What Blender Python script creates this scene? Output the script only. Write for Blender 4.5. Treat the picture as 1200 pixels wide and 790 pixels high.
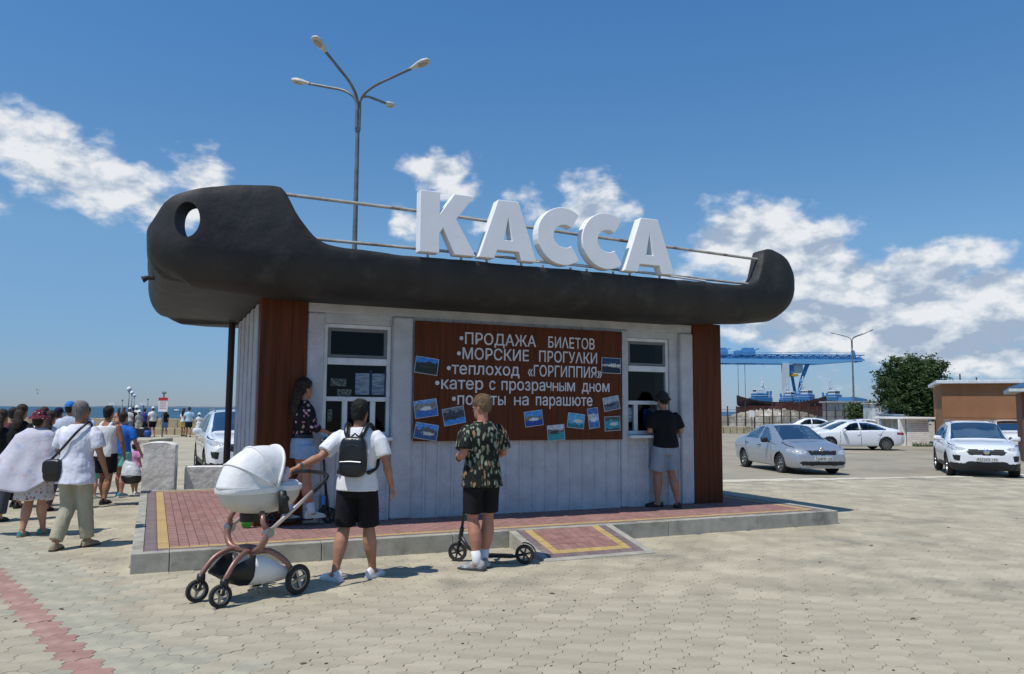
import bpy, bmesh, math, random, time
import numpy as np
from mathutils import Vector, Matrix, noise as mnoise
T0 = time.time()
R = math.radians
random.seed(7)
for o in list(bpy.data.objects): bpy.data.objects.remove(o)
scene = bpy.context.scene
COL = scene.collection

# ------------------------------------------------------------------ camera
FPX, CAMH = 920.0, 1.67                      # focal length in pixels of the 1200 px wide photograph, eye height
ROLL = math.atan(.0075)
PITCH = math.atan((476 + .0075 * 600 - 395) * math.cos(ROLL) / FPX)
cam = bpy.data.cameras.new('camera'); camo = bpy.data.objects.new('camera', cam); COL.objects.link(camo)
cam.sensor_width = 36; cam.lens = FPX / 1200 * 36; cam.clip_end = 60000; cam.clip_start = .05
CM = Matrix.Rotation(math.pi / 2 + PITCH, 3, 'X') @ Matrix.Rotation(ROLL, 3, 'Z')
camo.matrix_world = Matrix.Translation((0, 0, CAMH)) @ CM.to_4x4()
scene.camera = camo
scene.render.resolution_x = 1024; scene.render.resolution_y = 674

def ray(x, y): return CM @ Vector(((x - 600) / FPX, (395 - y) / FPX, -1))
def gp(x, y, z=0.0):                          # pixel -> point on the level z
    r = ray(x, y); return Vector((0, 0, CAMH)) + r * ((z - CAMH) / r.z)
def dp(x, y, Y):                              # pixel -> point at the distance Y ahead
    r = ray(x, y); return Vector((0, 0, CAMH)) + r * (Y / r.y)

# ------------------------------------------------------------------ light, sky
SUN_EL = R(64); SUN_H = Vector((-.74, -.67)).normalized()
sdir = Vector((SUN_H.x * math.cos(SUN_EL), SUN_H.y * math.cos(SUN_EL), math.sin(SUN_EL)))
sun = bpy.data.lights.new('sun', 'SUN'); suno = bpy.data.objects.new('sun', sun); COL.objects.link(suno)
sun.energy = 3.9; sun.angle = R(.53); sun.color = (1, .96, .9)
suno.rotation_euler = (-sdir).to_track_quat('-Z', 'Y').to_euler(); suno.location = (-20, -15, 40)
world = bpy.data.worlds.new('World'); scene.world = world; world.use_nodes = True
wt = world.node_tree; wt.nodes.clear()

def sky_world():
    N, L = wt.nodes, wt.links
    def node(t, **k):
        n = N.new(t)
        for a, b in k.items(): setattr(n, a, b)
        return n
    def mth(op, a, b=None, c=None, clamp=False):
        n = node('ShaderNodeMath', operation=op, use_clamp=clamp)
        for i, x in enumerate((a, b, c)):
            if x is None: continue
            if isinstance(x, (int, float)): n.inputs[i].default_value = x
            else: L.new(x, n.inputs[i])
        return n.outputs[0]
    def vm(op, a, b=None):
        n = node('ShaderNodeVectorMath', operation=op)
        for i, x in enumerate((a, b)):
            if x is None: continue
            if isinstance(x, (tuple, list)): n.inputs[i].default_value = x
            else: L.new(x, n.inputs[i])
        return n.outputs['Value' if op in ('LENGTH', 'DOT_PRODUCT') else 'Vector']
    out = node('ShaderNodeOutputWorld')
    sky = node('ShaderNodeTexSky', sky_type='NISHITA', sun_disc=False)
    sky.sun_elevation = SUN_EL; sky.sun_rotation = math.atan2(SUN_H.x, SUN_H.y)
    sky.altitude = 0; sky.air_density = 1.0; sky.dust_density = .0; sky.ozone_density = 5
    bg = node('ShaderNodeBackground')
    # air tint by elevation, the same all round: milky blue at the horizon, deep blue above
    tc0 = node('ShaderNodeTexCoord'); s0 = node('ShaderNodeSeparateXYZ'); L.new(tc0.outputs['Generated'], s0.inputs[0])
    ra = node('ShaderNodeValToRGB'); L.new(s0.outputs[2], ra.inputs[0]); ee = ra.color_ramp.elements
    ee[0].position = 0; ee[0].color = (.285, .365, .58, 1); ee[1].position = .46; ee[1].color = (.50, .82, .97, 1); q = ee.new(.2); q.color = (.61, .745, .78, 1)
    mu = node('ShaderNodeMix', data_type='RGBA', blend_type='MULTIPLY'); mu.inputs[0].default_value = 1; L.new(sky.outputs[0], mu.inputs[6]); L.new(ra.outputs[0], mu.inputs[7])
    L.new(mu.outputs[2], bg.inputs[0]); bg.inputs[1].default_value = .142
    tc = node('ShaderNodeTexCoord')
    sep = node('ShaderNodeSeparateXYZ'); L.new(tc.outputs['Generated'], sep.inputs[0])
    az = mth('ARCTAN2', sep.outputs[0], sep.outputs[1]); el = mth('ARCSINE', sep.outputs[2])
    comb = node('ShaderNodeCombineXYZ'); L.new(az, comb.inputs[0]); L.new(el, comb.inputs[1])
    p0 = comb.outputs[0]
    # wobble the coordinates so that the cloud outlines billow
    wn = node('ShaderNodeTexNoise'); wn.inputs['Scale'].default_value = 14; wn.inputs['Detail'].default_value = 5
    L.new(p0, wn.inputs['Vector'])
    wob = vm('MULTIPLY', vm('SUBTRACT', wn.outputs['Color'], (.5, .5, .5)), (.07, .05, 0))
    p = vm('ADD', p0, wob)
    blobs = [(15, 158, 62, 34, 1), (75, 190, 62, 32, 1), (130, 216, 60, 30, 1), (190, 246, 60, 26, .85), (235, 200, 48, 34, .72), (30, 215, 40, 14, .5), (0, 235, 22, 22, .6), (240, 262, 60, 20, .55),
             (512, 196, 38, 22, 1), (545, 222, 46, 20, .76), (600, 230, 38, 22, .55), (690, 240, 42, 38, 1), (640, 256, 40, 18, .72), (478, 255, 26, 20, .8), (728, 230, 16, 16, .5), (560, 262, 60, 14, .55),
             (880, 288, 58, 46, 1.2), (932, 300, 54, 40, 1.15), (950, 352, 105, 60, 1.1), (1015, 335, 76, 42, 1.0), (1085, 314, 66, 24, 1.1), (1060, 376, 150, 60, 1.0), (1165, 362, 85, 40, 1.15), (1230, 350, 70, 36, 1.1), (800, 325, 60, 30, .6), (1130, 415, 170, 36, .72), (960, 400, 90, 30, .7)]
    # the same kind of fair-weather clouds round the rest of the sky
    rnd = random.Random(3)
    extra = []
    for k in range(6):
        a = R(75 + k * 42 + rnd.uniform(-5, 5)); e = R(rnd.uniform(9, 22))
        for j in range(1): extra.append((a + rnd.uniform(-.07, .07), e + rnd.uniform(-.02, .02), rnd.uniform(.15, .25), rnd.uniform(.03, .05), rnd.uniform(.8, 1.05)))
    def field(pp):
        acc = None
        items = []
        for (x, y, rx, ry, s) in blobs:
            d = ray(x, y).normalized(); items.append((math.atan2(d.x, d.y), math.asin(d.z), rx / FPX, ry / FPX, s))
        for (a, e, rx, ry, s) in items + [((q[0] + math.pi) % (2 * math.pi) - math.pi,) + tuple(q[1:]) for q in extra]:
            q = vm('LENGTH', vm('MULTIPLY', vm('SUBTRACT', pp, (a, e, 0)), (1 / rx, 1 / ry, 0)))
            d = mth('MULTIPLY_ADD', q, -.5 * s, s)          # s in the middle, 0 at two radii
            acc = d if acc is None else mth('SMOOTH_MAX', acc, d, .12)
        return acc
    base = field(p)
    def fbm(off, sc, det, rough=.62):
        n = node('ShaderNodeTexNoise'); n.inputs['Scale'].default_value = sc; n.inputs['Detail'].default_value = det; n.inputs['Roughness'].default_value = rough
        L.new(vm('MULTIPLY', vm('ADD', p0, off), (1, 1.7, 1)), n.inputs['Vector']); return n.outputs['Fac']
    n1 = fbm((0, 0, 0), 17, 10, .56); n2 = fbm((.010, -.018, 0), 17, 10, .56)
    dens = mth('ADD', base, mth('MULTIPLY', mth('SUBTRACT', n1, .5), 1.08))
    mr = node('ShaderNodeMapRange', interpolation_type='SMOOTHSTEP'); L.new(dens, mr.inputs[0])
    mr.inputs[1].default_value = .42; mr.inputs[2].default_value = .74
    # relief: lit from above and the left, greyer inside and below
    sh = mth('MULTIPLY_ADD', mth('SUBTRACT', n1, n2), 3.6, .58)
    sh = mth('ADD', sh, mth('MULTIPLY', mth('SUBTRACT', n1, .5), .7))
    sh = mth('ADD', sh, mth('MULTIPLY', mth('SUBTRACT', el, .17), 2.2), clamp=True)
    cr = node('ShaderNodeValToRGB'); L.new(sh, cr.inputs[0])
    e = cr.color_ramp.elements; e[0].position = .1; e[0].color = (.40, .49, .63, 1); e[1].position = .95; e[1].color = (.93, .94, .96, 1)
    m = e.new(.5); m.color = (.63, .70, .79, 1)
    bg2 = node('ShaderNodeBackground'); L.new(cr.outputs[0], bg2.inputs[0]); bg2.inputs[1].default_value = .92
    mix = node('ShaderNodeMixShader'); L.new(mth('MULTIPLY', mr.outputs[0], .93), mix.inputs[0]); L.new(bg.outputs[0], mix.inputs[1]); L.new(bg2.outputs[0], mix.inputs[2])
    L.new(mix.outputs[0], out.inputs[0])
sky_world()
vs = scene.view_settings; vs.view_transform = 'Standard'; vs.look = 'None'; vs.exposure = 0; vs.gamma = 1; vs.use_curve_mapping = False
scene.render.engine = 'CYCLES'

# ------------------------------------------------------------------ materials
MATS = {}
def lin(c):                                   # sRGB 0..255 -> linear
    f = lambda v: v / 12.92 if v <= .04045 else ((v + .055) / 1.055) ** 2.4
    return tuple(f(v / 255) for v in c)
def pm(name, c, c2=None, sc=6, rough=.7, bump=.15, bsc=60, metal=0, st=(1, 1, 1), spec=.4, coat=0, det=5, lo=.35, hi=.65, rnd=0, c3=None, sc3=1.2, em=None, tone=0, sheen=0, trans=0, bd=.01):
    if name in MATS: return MATS[name]
    m = bpy.data.materials.new(name); m.use_nodes = True; MATS[name] = m
    nt = m.node_tree; N, L = nt.nodes, nt.links
    b = N['Principled BSDF']
    tc = N.new('ShaderNodeTexCoord'); mp = N.new('ShaderNodeMapping'); mp.inputs['Scale'].default_value = st
    L.new(tc.outputs['Object'], mp.inputs['Vector'])
    if c2 is None: c2 = tuple(v * .78 for v in c)
    n = N.new('ShaderNodeTexNoise'); n.inputs['Scale'].default_value = sc; n.inputs['Detail'].default_value = det; n.inputs['Roughness'].default_value = .6
    L.new(mp.outputs[0], n.inputs['Vector'])
    cr = N.new('ShaderNodeValToRGB'); L.new(n.outputs['Fac'], cr.inputs[0])
    e = cr.color_ramp.elements; e[0].position = lo; e[0].color = (*c2, 1); e[1].position = hi; e[1].color = (*c, 1)
    colr = cr.outputs[0]
    def mixc(f, a, bb, blend='MIX'):
        k = N.new('ShaderNodeMix'); k.data_type = 'RGBA'; k.blend_type = blend
        if isinstance(f, float): k.inputs[0].default_value = f
        else: L.new(f, k.inputs[0])
        L.new(a, k.inputs[6])
        if isinstance(bb, tuple): k.inputs[7].default_value = (*bb, 1)
        else: L.new(bb, k.inputs[7])
        return k.outputs[2]
    if c3 is not None:                        # stains and wear with shapes of their own
        n3 = N.new('ShaderNodeTexNoise'); n3.inputs['Scale'].default_value = sc3; n3.inputs['Detail'].default_value = 8; n3.inputs['Roughness'].default_value = .65
        L.new(mp.outputs[0], n3.inputs['Vector'])
        r3 = N.new('ShaderNodeMapRange'); L.new(n3.outputs['Fac'], r3.inputs[0]); r3.inputs[1].default_value = .53; r3.inputs[2].default_value = .68
        colr = mixc(r3.outputs[0], colr, c3)
    if rnd or tone:
        oi = N.new('ShaderNodeObjectInfo'); val = oi.outputs['Random']
        if tone:
            at = N.new('ShaderNodeAttribute'); at.attribute_name = 'tone'
            mm = N.new('ShaderNodeMath'); mm.operation = 'ADD'; L.new(val, mm.inputs[0]); L.new(at.outputs['Fac'], mm.inputs[1])
            fr = N.new('ShaderNodeMath'); fr.operation = 'FRACT'; L.new(mm.outputs[0], fr.inputs[0]); val = fr.outputs[0]
        mr = N.new('ShaderNodeMapRange'); L.new(val, mr.inputs[0]); mr.inputs[3].default_value = 1 - (rnd or tone); mr.inputs[4].default_value = 1 + (rnd or tone) * .7
        hs = N.new('ShaderNodeHueSaturation'); L.new(mr.outputs[0], hs.inputs['Value']); L.new(colr, hs.inputs['Color']); colr = hs.outputs[0]
    L.new(colr, b.inputs['Base Color'])
    b.inputs['Roughness'].default_value = rough; b.inputs['Metallic'].default_value = metal
    b.inputs['Specular IOR Level'].default_value = spec; b.inputs['Coat Weight'].default_value = coat; b.inputs['Coat Roughness'].default_value = .04
    b.inputs['Sheen Weight'].default_value = sheen
    if trans: b.inputs['Transmission Weight'].default_value = trans
    if bump:
        nb = N.new('ShaderNodeTexNoise'); nb.inputs['Scale'].default_value = bsc; nb.inputs['Detail'].default_value = 4
        L.new(mp.outputs[0], nb.inputs['Vector'])
        bp = N.new('ShaderNodeBump'); bp.inputs['Strength'].default_value = bump; bp.inputs['Distance'].default_value = bd
        L.new(nb.outputs['Fac'], bp.inputs['Height']); L.new(bp.outputs[0], b.inputs['Normal'])
    if em: b.inputs['Emission Color'].default_value = (*em, 1); b.inputs['Emission Strength'].default_value = 1
    return m
def glass_mat(name='window_glass', tint=(.85, .9, .92), refl=.06):
    if name in MATS: return MATS[name]
    m = bpy.data.materials.new(name); m.use_nodes = True; MATS[name] = m
    N, L = m.node_tree.nodes, m.node_tree.links; N.clear()
    o = N.new('ShaderNodeOutputMaterial'); t = N.new('ShaderNodeBsdfTransparent'); t.inputs[0].default_value = (*tint, 1)
    g = N.new('ShaderNodeBsdfGlossy'); g.inputs['Roughness'].default_value = .02; g.inputs[0].default_value = (1, 1, 1, 1)
    lw = N.new('ShaderNodeFresnel'); lw.inputs[0].default_value = 1.5
    ad = N.new('ShaderNodeMath'); ad.operation = 'ADD'; ad.inputs[1].default_value = refl - .04; ad.operation = 'MULTIPLY'; ad.inputs[1].default_value = refl / .06; L.new(lw.outputs[0], ad.inputs[0]); ad.use_clamp = True
    mx = N.new('ShaderNodeMixShader'); L.new(ad.outputs[0], mx.inputs[0]); L.new(t.outputs[0], mx.inputs[1]); L.new(g.outputs[0], mx.inputs[2]); L.new(mx.outputs[0], o.inputs[0])
    return m
def pattern_mat(name, base, spots, scale=14, size=.45, rough=.8, st=(1, 1, 1), bump=.3, soft=.1):
    """cloth printed with blots: each voronoi cell takes a colour from the list"""
    if name in MATS: return MATS[name]
    m = bpy.data.materials.new(name); m.use_nodes = True; MATS[name] = m
    N, L = m.node_tree.nodes, m.node_tree.links; b = N['Principled BSDF']
    tc = N.new('ShaderNodeTexCoord'); mp = N.new('ShaderNodeMapping'); mp.inputs['Scale'].default_value = st; L.new(tc.outputs['Object'], mp.inputs[0])
    nz = N.new('ShaderNodeTexNoise'); nz.inputs['Scale'].default_value = scale * .8; L.new(mp.outputs[0], nz.inputs['Vector'])
    ad = N.new('ShaderNodeVectorMath'); ad.operation = 'MULTIPLY_ADD'; L.new(nz.outputs['Color'], ad.inputs[0]); ad.inputs[1].default_value = (1.2 / scale,) * 3; L.new(mp.outputs[0], ad.inputs[2])
    v = N.new('ShaderNodeTexVoronoi'); v.inputs['Scale'].default_value = scale; L.new(ad.outputs[0], v.inputs['Vector'])
    sp = N.new('ShaderNodeSeparateColor'); L.new(v.outputs['Color'], sp.inputs[0])
    cr = N.new('ShaderNodeValToRGB'); cr.color_ramp.interpolation = 'CONSTANT'; L.new(sp.outputs[0], cr.inputs[0])
    e = cr.color_ramp.elements; e[0].position = 0; e[0].color = (*spots[0], 1); e[1].position = 1 / len(spots); e[1].color = (*spots[1 % len(spots)], 1)
    for i in range(2, len(spots)): k = e.new(i / len(spots)); k.color = (*spots[i], 1)
    mr = N.new('ShaderNodeMapRange'); L.new(v.outputs['Distance'], mr.inputs[0]); mr.inputs[1].default_value = size; mr.inputs[2].default_value = size + soft
    mx = N.new('ShaderNodeMix'); mx.data_type = 'RGBA'; L.new(mr.outputs[0], mx.inputs[0]); L.new(cr.outputs[0], mx.inputs[6]); mx.inputs[7].default_value = (*base, 1)
    L.new(mx.outputs[2], b.inputs['Base Color']); b.inputs['Roughness'].default_value = rough; b.inputs['Specular IOR Level'].default_value = .25
    nb = N.new('ShaderNodeTexNoise'); nb.inputs['Scale'].default_value = 22; nb.inputs['Detail'].default_value = 3; L.new(tc.outputs['Object'], nb.inputs['Vector'])
    bp = N.new('ShaderNodeBump'); bp.inputs['Strength'].default_value = bump; bp.inputs['Distance'].default_value = .02; L.new(nb.outputs['Fac'], bp.inputs['Height']); L.new(bp.outputs[0], b.inputs['Normal'])
    return m

# ------------------------------------------------------------------ mesh helpers
class MB:
    """collects shapes; build() links them as ONE mesh object"""
    def __init__(s): s.v = []; s.f = []
    def add(s, vs, fs):
        o = len(s.v); s.v += [tuple(v) for v in vs]; s.f += [tuple(i + o for i in f) for f in fs]; return s
    def box(s, a, b, M=None):
        x0, y0, z0 = a; x1, y1, z1 = b
        vs = [Vector(p) for p in ((x0, y0, z0), (x1, y0, z0), (x1, y1, z0), (x0, y1, z0), (x0, y0, z1), (x1, y0, z1), (x1, y1, z1), (x0, y1, z1))]
        if M is not None: vs = [M @ p for p in vs]
        return s.add(vs, [(3, 2, 1, 0), (4, 5, 6, 7), (0, 1, 5, 4), (1, 2, 6, 5), (2, 3, 7, 6), (3, 0, 4, 7)])
    def loft(s, rings, cap=True, closed=True):
        n = len(rings[0]); vs = [p for r in rings for p in r]; fs = []
        for i in range(len(rings) - 1):
            for j in range(n if closed else n - 1):
                k = (j + 1) % n
                fs.append((i * n + j, i * n + k, (i + 1) * n + k, (i + 1) * n + j))
        if cap: fs.append(tuple(range(n - 1, -1, -1))); fs.append(tuple((len(rings) - 1) * n + j for j in range(n)))
        return s.add(vs, fs)
    def tube(s, pts, rad, n=10, cap=True, flat=None):
        """tube along pts; rad a number or list; flat=(normal, factor) squashes it"""
        pts = [Vector(p) for p in pts]; m = len(pts)
        if isinstance(rad, (int, float)): rad = [rad] * m
        rings = []; up = None
        for i, p in enumerate(pts):
            d = (pts[min(i + 1, m - 1)] - pts[max(i - 1, 0)]).normalized()
            if up is None:
                up = Vector((0, 0, 1)) if abs(d.z) < .9 else Vector((0, 1, 0))
            a = d.cross(up).normalized(); b = a.cross(d).normalized(); up = b
            ring = []
            for k in range(n):
                t = 2 * math.pi * k / n; q = (a * math.cos(t) + b * math.sin(t)) * rad[i]
                if flat: q = q - flat[0] * q.dot(flat[0]) * (1 - flat[1])
                ring.append(p + q)
            rings.append(ring)
        return s.loft(rings, cap)
    def ell(s, c, r, nu=14, nv=9, M=None):
        c = Vector(c); rings = []
        for i in range(nv + 1):
            t = math.pi * i / nv; t = min(max(t, .02), math.pi - .02)
            ring = []
            for j in range(nu):
                a = 2 * math.pi * j / nu
                q = Vector((r[0] * math.sin(t) * math.cos(a), r[1] * math.sin(t) * math.sin(a), -r[2] * math.cos(t)))
                if M is not None: q = M @ q
                ring.append(c + q)
            rings.append(ring)
        return s.loft(rings)
    def stack(s, rows, n=18, M=None):
        """rows of (z, rx, ry, cx, cy): a body of elliptical slices"""
        rings = []
        for (z, rx, ry, cx, cy) in rows:
            ring = []
            for k in range(n):
                t = 2 * math.pi * k / n; p = Vector((cx + rx * math.cos(t), cy + ry * math.sin(t), z)); ring.append(M @ p if M is not None else p)
            rings.append(ring)
        return s.loft(rings)
    def prism(s, poly, d, M=None):
        """poly in (x, z), extruded along +y by d"""
        n = len(poly); vs = [Vector((x, 0, z)) for x, z in poly] + [Vector((x, d, z)) for x, z in poly]
        if M is not None: vs = [M @ p for p in vs]
        return s.add(vs, [tuple(range(n)), tuple(range(2 * n - 1, n - 1, -1))] + [(i, i + n, (i + 1) % n + n, (i + 1) % n) for i in range(n)])
    def lathe(s, prof, axis_M, n=28):
        """prof of (r, t) about the local x axis"""
        rings = []
        for (r, t) in prof:
            rings.append([axis_M @ Vector((t, r * math.cos(2 * math.pi * k / n), r * math.sin(2 * math.pi * k / n))) for k in range(n)])
        return s.loft(rings, cap=False)
    def mesh(s, name, mat=None, smooth=False, fix=True):
        me = bpy.data.meshes.new(name); me.from_pydata(s.v, [], s.f); me.update()
        if fix:
            bm = bmesh.new(); bm.from_mesh(me); bmesh.ops.recalc_face_normals(bm, faces=bm.faces); bm.to_mesh(me); bm.free()
        if mat: me.materials.append(mat)
        if smooth:
            me.polygons.foreach_set('use_smooth', [True] * len(me.polygons))
            if smooth is not True: me.set_sharp_from_angle(angle=R(smooth))
        return me
    def build(s, name, mat, parent=None, smooth=False, bevel=0, fix=True, seg=2):
        o = bpy.data.objects.new(name, s.mesh(name, mat, smooth, fix)); COL.objects.link(o)
        if parent is not None: o.parent = parent
        if bevel:
            md = o.modifiers.new('bevel', 'BEVEL'); md.width = bevel; md.segments = seg; md.limit_method = 'ANGLE'; md.angle_limit = R(40)
        return o
def link(name, me, parent=None, loc=None):
    o = bpy.data.objects.new(name, me); COL.objects.link(o)
    if parent is not None: o.parent = parent
    if loc is not None: o.location = loc
    return o
def empty(name, loc=(0, 0, 0), rz=0, label=None, cat=None, group=None, M=None):
    o = bpy.data.objects.new(name, None); COL.objects.link(o); o.empty_display_size = .2
    if M is not None: o.matrix_world = M
    else: o.location = loc; o.rotation_euler = (0, 0, rz)
    return tag(o, label, cat, group)
def tag(o, label=None, cat=None, group=None, kind=None):
    if label: o['label'] = label
    if cat: o['category'] = cat
    if group: o['group'] = group
    if kind: o['kind'] = kind
    return o
def bake(o):
    """apply all modifiers without operators"""
    dg = bpy.context.evaluated_depsgraph_get(); dg.update()
    me = bpy.data.meshes.new_from_object(o.evaluated_get(dg)); o.modifiers.clear(); old = o.data; o.data = me
    if old.users == 0: bpy.data.meshes.remove(old)
    return o
def copy_tree(o, parent=None):
    c = o.copy(); COL.objects.link(c); c.parent = parent
    for ch in list(o.children): copy_tree(ch, c)
    return c
def ss(a, b, x): t = min(max((x - a) / (b - a), 0), 1); return t * t * (3 - 2 * t)
def gz(x, y): return -.24 * ss(14, 38, y) * min(max((x - 1) / 9, 0), 1)
def smooth_path(pts, k=6):
    """Catmull-Rom through points"""
    P = [Vector(p) for p in pts]; out = []
    for i in range(len(P) - 1):
        a, b, c, d = P[max(i - 1, 0)], P[i], P[i + 1], P[min(i + 2, len(P) - 1)]
        for j in range(k):
            t = j / k
            out.append(.5 * ((2 * b) + (c - a) * t + (2 * a - 5 * b + 4 * c - d) * t * t + (3 * b - a - 3 * c + d) * t ** 3))
    out.append(P[-1]); return out
def interp(tab, x):
    if x <= tab[0][0]: return tab[0][1]
    for (a, va), (b, vb) in zip(tab, tab[1:]):
        if x <= b: return va + (vb - va) * (x - a) / (b - a)
    return tab[-1][1]
def text_mesh(s, size, mat, name, parent, M, extrude=.004, bold=0, width=None, align='LEFT'):
    """lettering as one mesh; a few small letters are set from their capitals, which have the same form"""
    sub = {'н': 'H', 'ч': 'Ч', 'ы': 'Ы'}; runs = []
    for ch in s:
        k = ch in sub
        if runs and runs[-1][1] == k and not k: runs[-1][0] += ch
        else: runs.append([ch, k])
    V, F, pen = [], [], 0
    for body, k in runs:
        sz = size * (.745 if k else 1)
        cu = bpy.data.curves.new(name, 'FONT'); cu.body = sub[body] if k else body; cu.size = sz; cu.extrude = extrude; cu.bevel_depth = bold * (1.25 if k else 1); cu.bevel_resolution = 0; cu.resolution_u = 3
        o = bpy.data.objects.new(name, cu); COL.objects.link(o)
        dg = bpy.context.evaluated_depsgraph_get(); me = bpy.data.meshes.new_from_object(o.evaluated_get(dg)); bpy.data.objects.remove(o); bpy.data.curves.remove(cu)
        xs = [v.co.x for v in me.vertices]
        if not xs: pen += size * .3; continue
        x0 = min(xs); b = len(V); V += [(v.co.x - x0 + pen, v.co.y, v.co.z) for v in me.vertices]; F += [tuple(i + b for i in p.vertices) for p in me.polygons]
        pen += max(xs) - x0 + size * .075; bpy.data.meshes.remove(me)
    w = max(v[0] for v in V); kx = width / w if width else 1
    me = bpy.data.meshes.new(name); me.from_pydata([M @ Vector((x * kx, y, z)) for x, y, z in V], [], F); me.materials.append(mat)
    return link(name, me, parent)
# ------------------------------------------------------------------ ground, sea
KA = R(24.4); KO = Vector((-3.809, 8.047, 0))
KM = Matrix.Translation(KO) @ Matrix.Rotation(KA, 4, 'Z'); KI = KM.inverted()
m_sand = pm('joint_sand', lin((160, 150, 126)), lin((134, 125, 104)), sc=9, bump=.4, bsc=160, c3=lin((120, 112, 98)), sc3=.5, rough=.95)
m_conc = pm('pale_concrete', lin((180, 171, 148)), lin((162, 153, 130)), sc=.6, bump=.3, bsc=40, c3=lin((150, 140, 120)), sc3=.25, rough=.92)
m_asph = pm('worn_asphalt', lin((162, 154, 134)), lin((142, 135, 118)), sc=.35, det=8, bump=.5, bsc=90, c3=lin((128, 120, 108)), sc3=.3, rough=.95)
m_paver = pm('concrete_paver', lin((186, 176, 152)), lin((158, 149, 128)), sc=1.5, det=10, bump=.6, bsc=120, rough=.93, tone=.10, c3=lin((134, 129, 114)), sc3=.6, bd=.004)
m_paver_red = pm('red_paver', lin((170, 132, 120)), lin((152, 120, 108)), sc=7, det=7, bump=.5, bsc=120, rough=.93, tone=.09, c3=lin((176, 150, 136)), sc3=1.5, bd=.004)
m_paver_grey = pm('grey_paver', lin((172, 167, 146)), lin((152, 148, 130)), sc=5, det=7, bump=.5, bsc=120, rough=.93, tone=.06, c3=lin((180, 170, 146)), sc3=1.0, bd=.004)
m_sea = pm('sea_water', lin((54, 92, 112)), lin((42, 78, 100)), sc=.12, st=(.3, 1.6, 1), rough=.5, bump=.6, bsc=.9, bd=.25, spec=.2)

def ground():
    xs = [-400, -150, -60, -30, -15, -8, -4, -2, 0, 1] + [1 + .65 * i for i in range(1, 21)] + [16, 20, 30, 60, 120, 400]
    ys = [-60, -20, 0, 5, 10] + [12 + .5 * i for i in range(21)] + list(range(23, 41)) + [49, 70, 100, 180]
    vs = [(x, y, gz(x, y) - .02) for y in ys for x in xs]; n = len(xs); fs = []
    for j in range(len(ys) - 1):
        for i in range(n - 1):
            if ys[j + 1] > 49 and xs[i + 1] <= 1: continue
            fs.append((j * n + i, j * n + i + 1, (j + 1) * n + i + 1, (j + 1) * n + i))
    o = MB().add(vs, fs).build('ground', m_sand); tag(o, kind='structure')
    # sheets that lie on it
    def sheet(name, m, test, dz):
        f2 = [f for f in fs if test(sum(vs[i][0] for i in f) / 4, sum(vs[i][1] for i in f) / 4)]
        s = MB().add([(x, y, z + .02 + dz) for x, y, z in vs], f2).build(name, m); return tag(s, kind='structure')
    sheet('parking_lot', m_asph, lambda x, y: y > 15 and x > -2, -.012)
    sheet('promenade', m_conc, lambda x, y: y > 18 and x < -2, .002)
    s = MB().add([(-30000, 47, -2.2), (30000, 47, -2.2), (30000, 40000, -2.2), (-30000, 40000, -2.2)], [(0, 1, 2, 3)]).build('sea', m_sea); tag(s, kind='structure')
ground()

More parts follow.
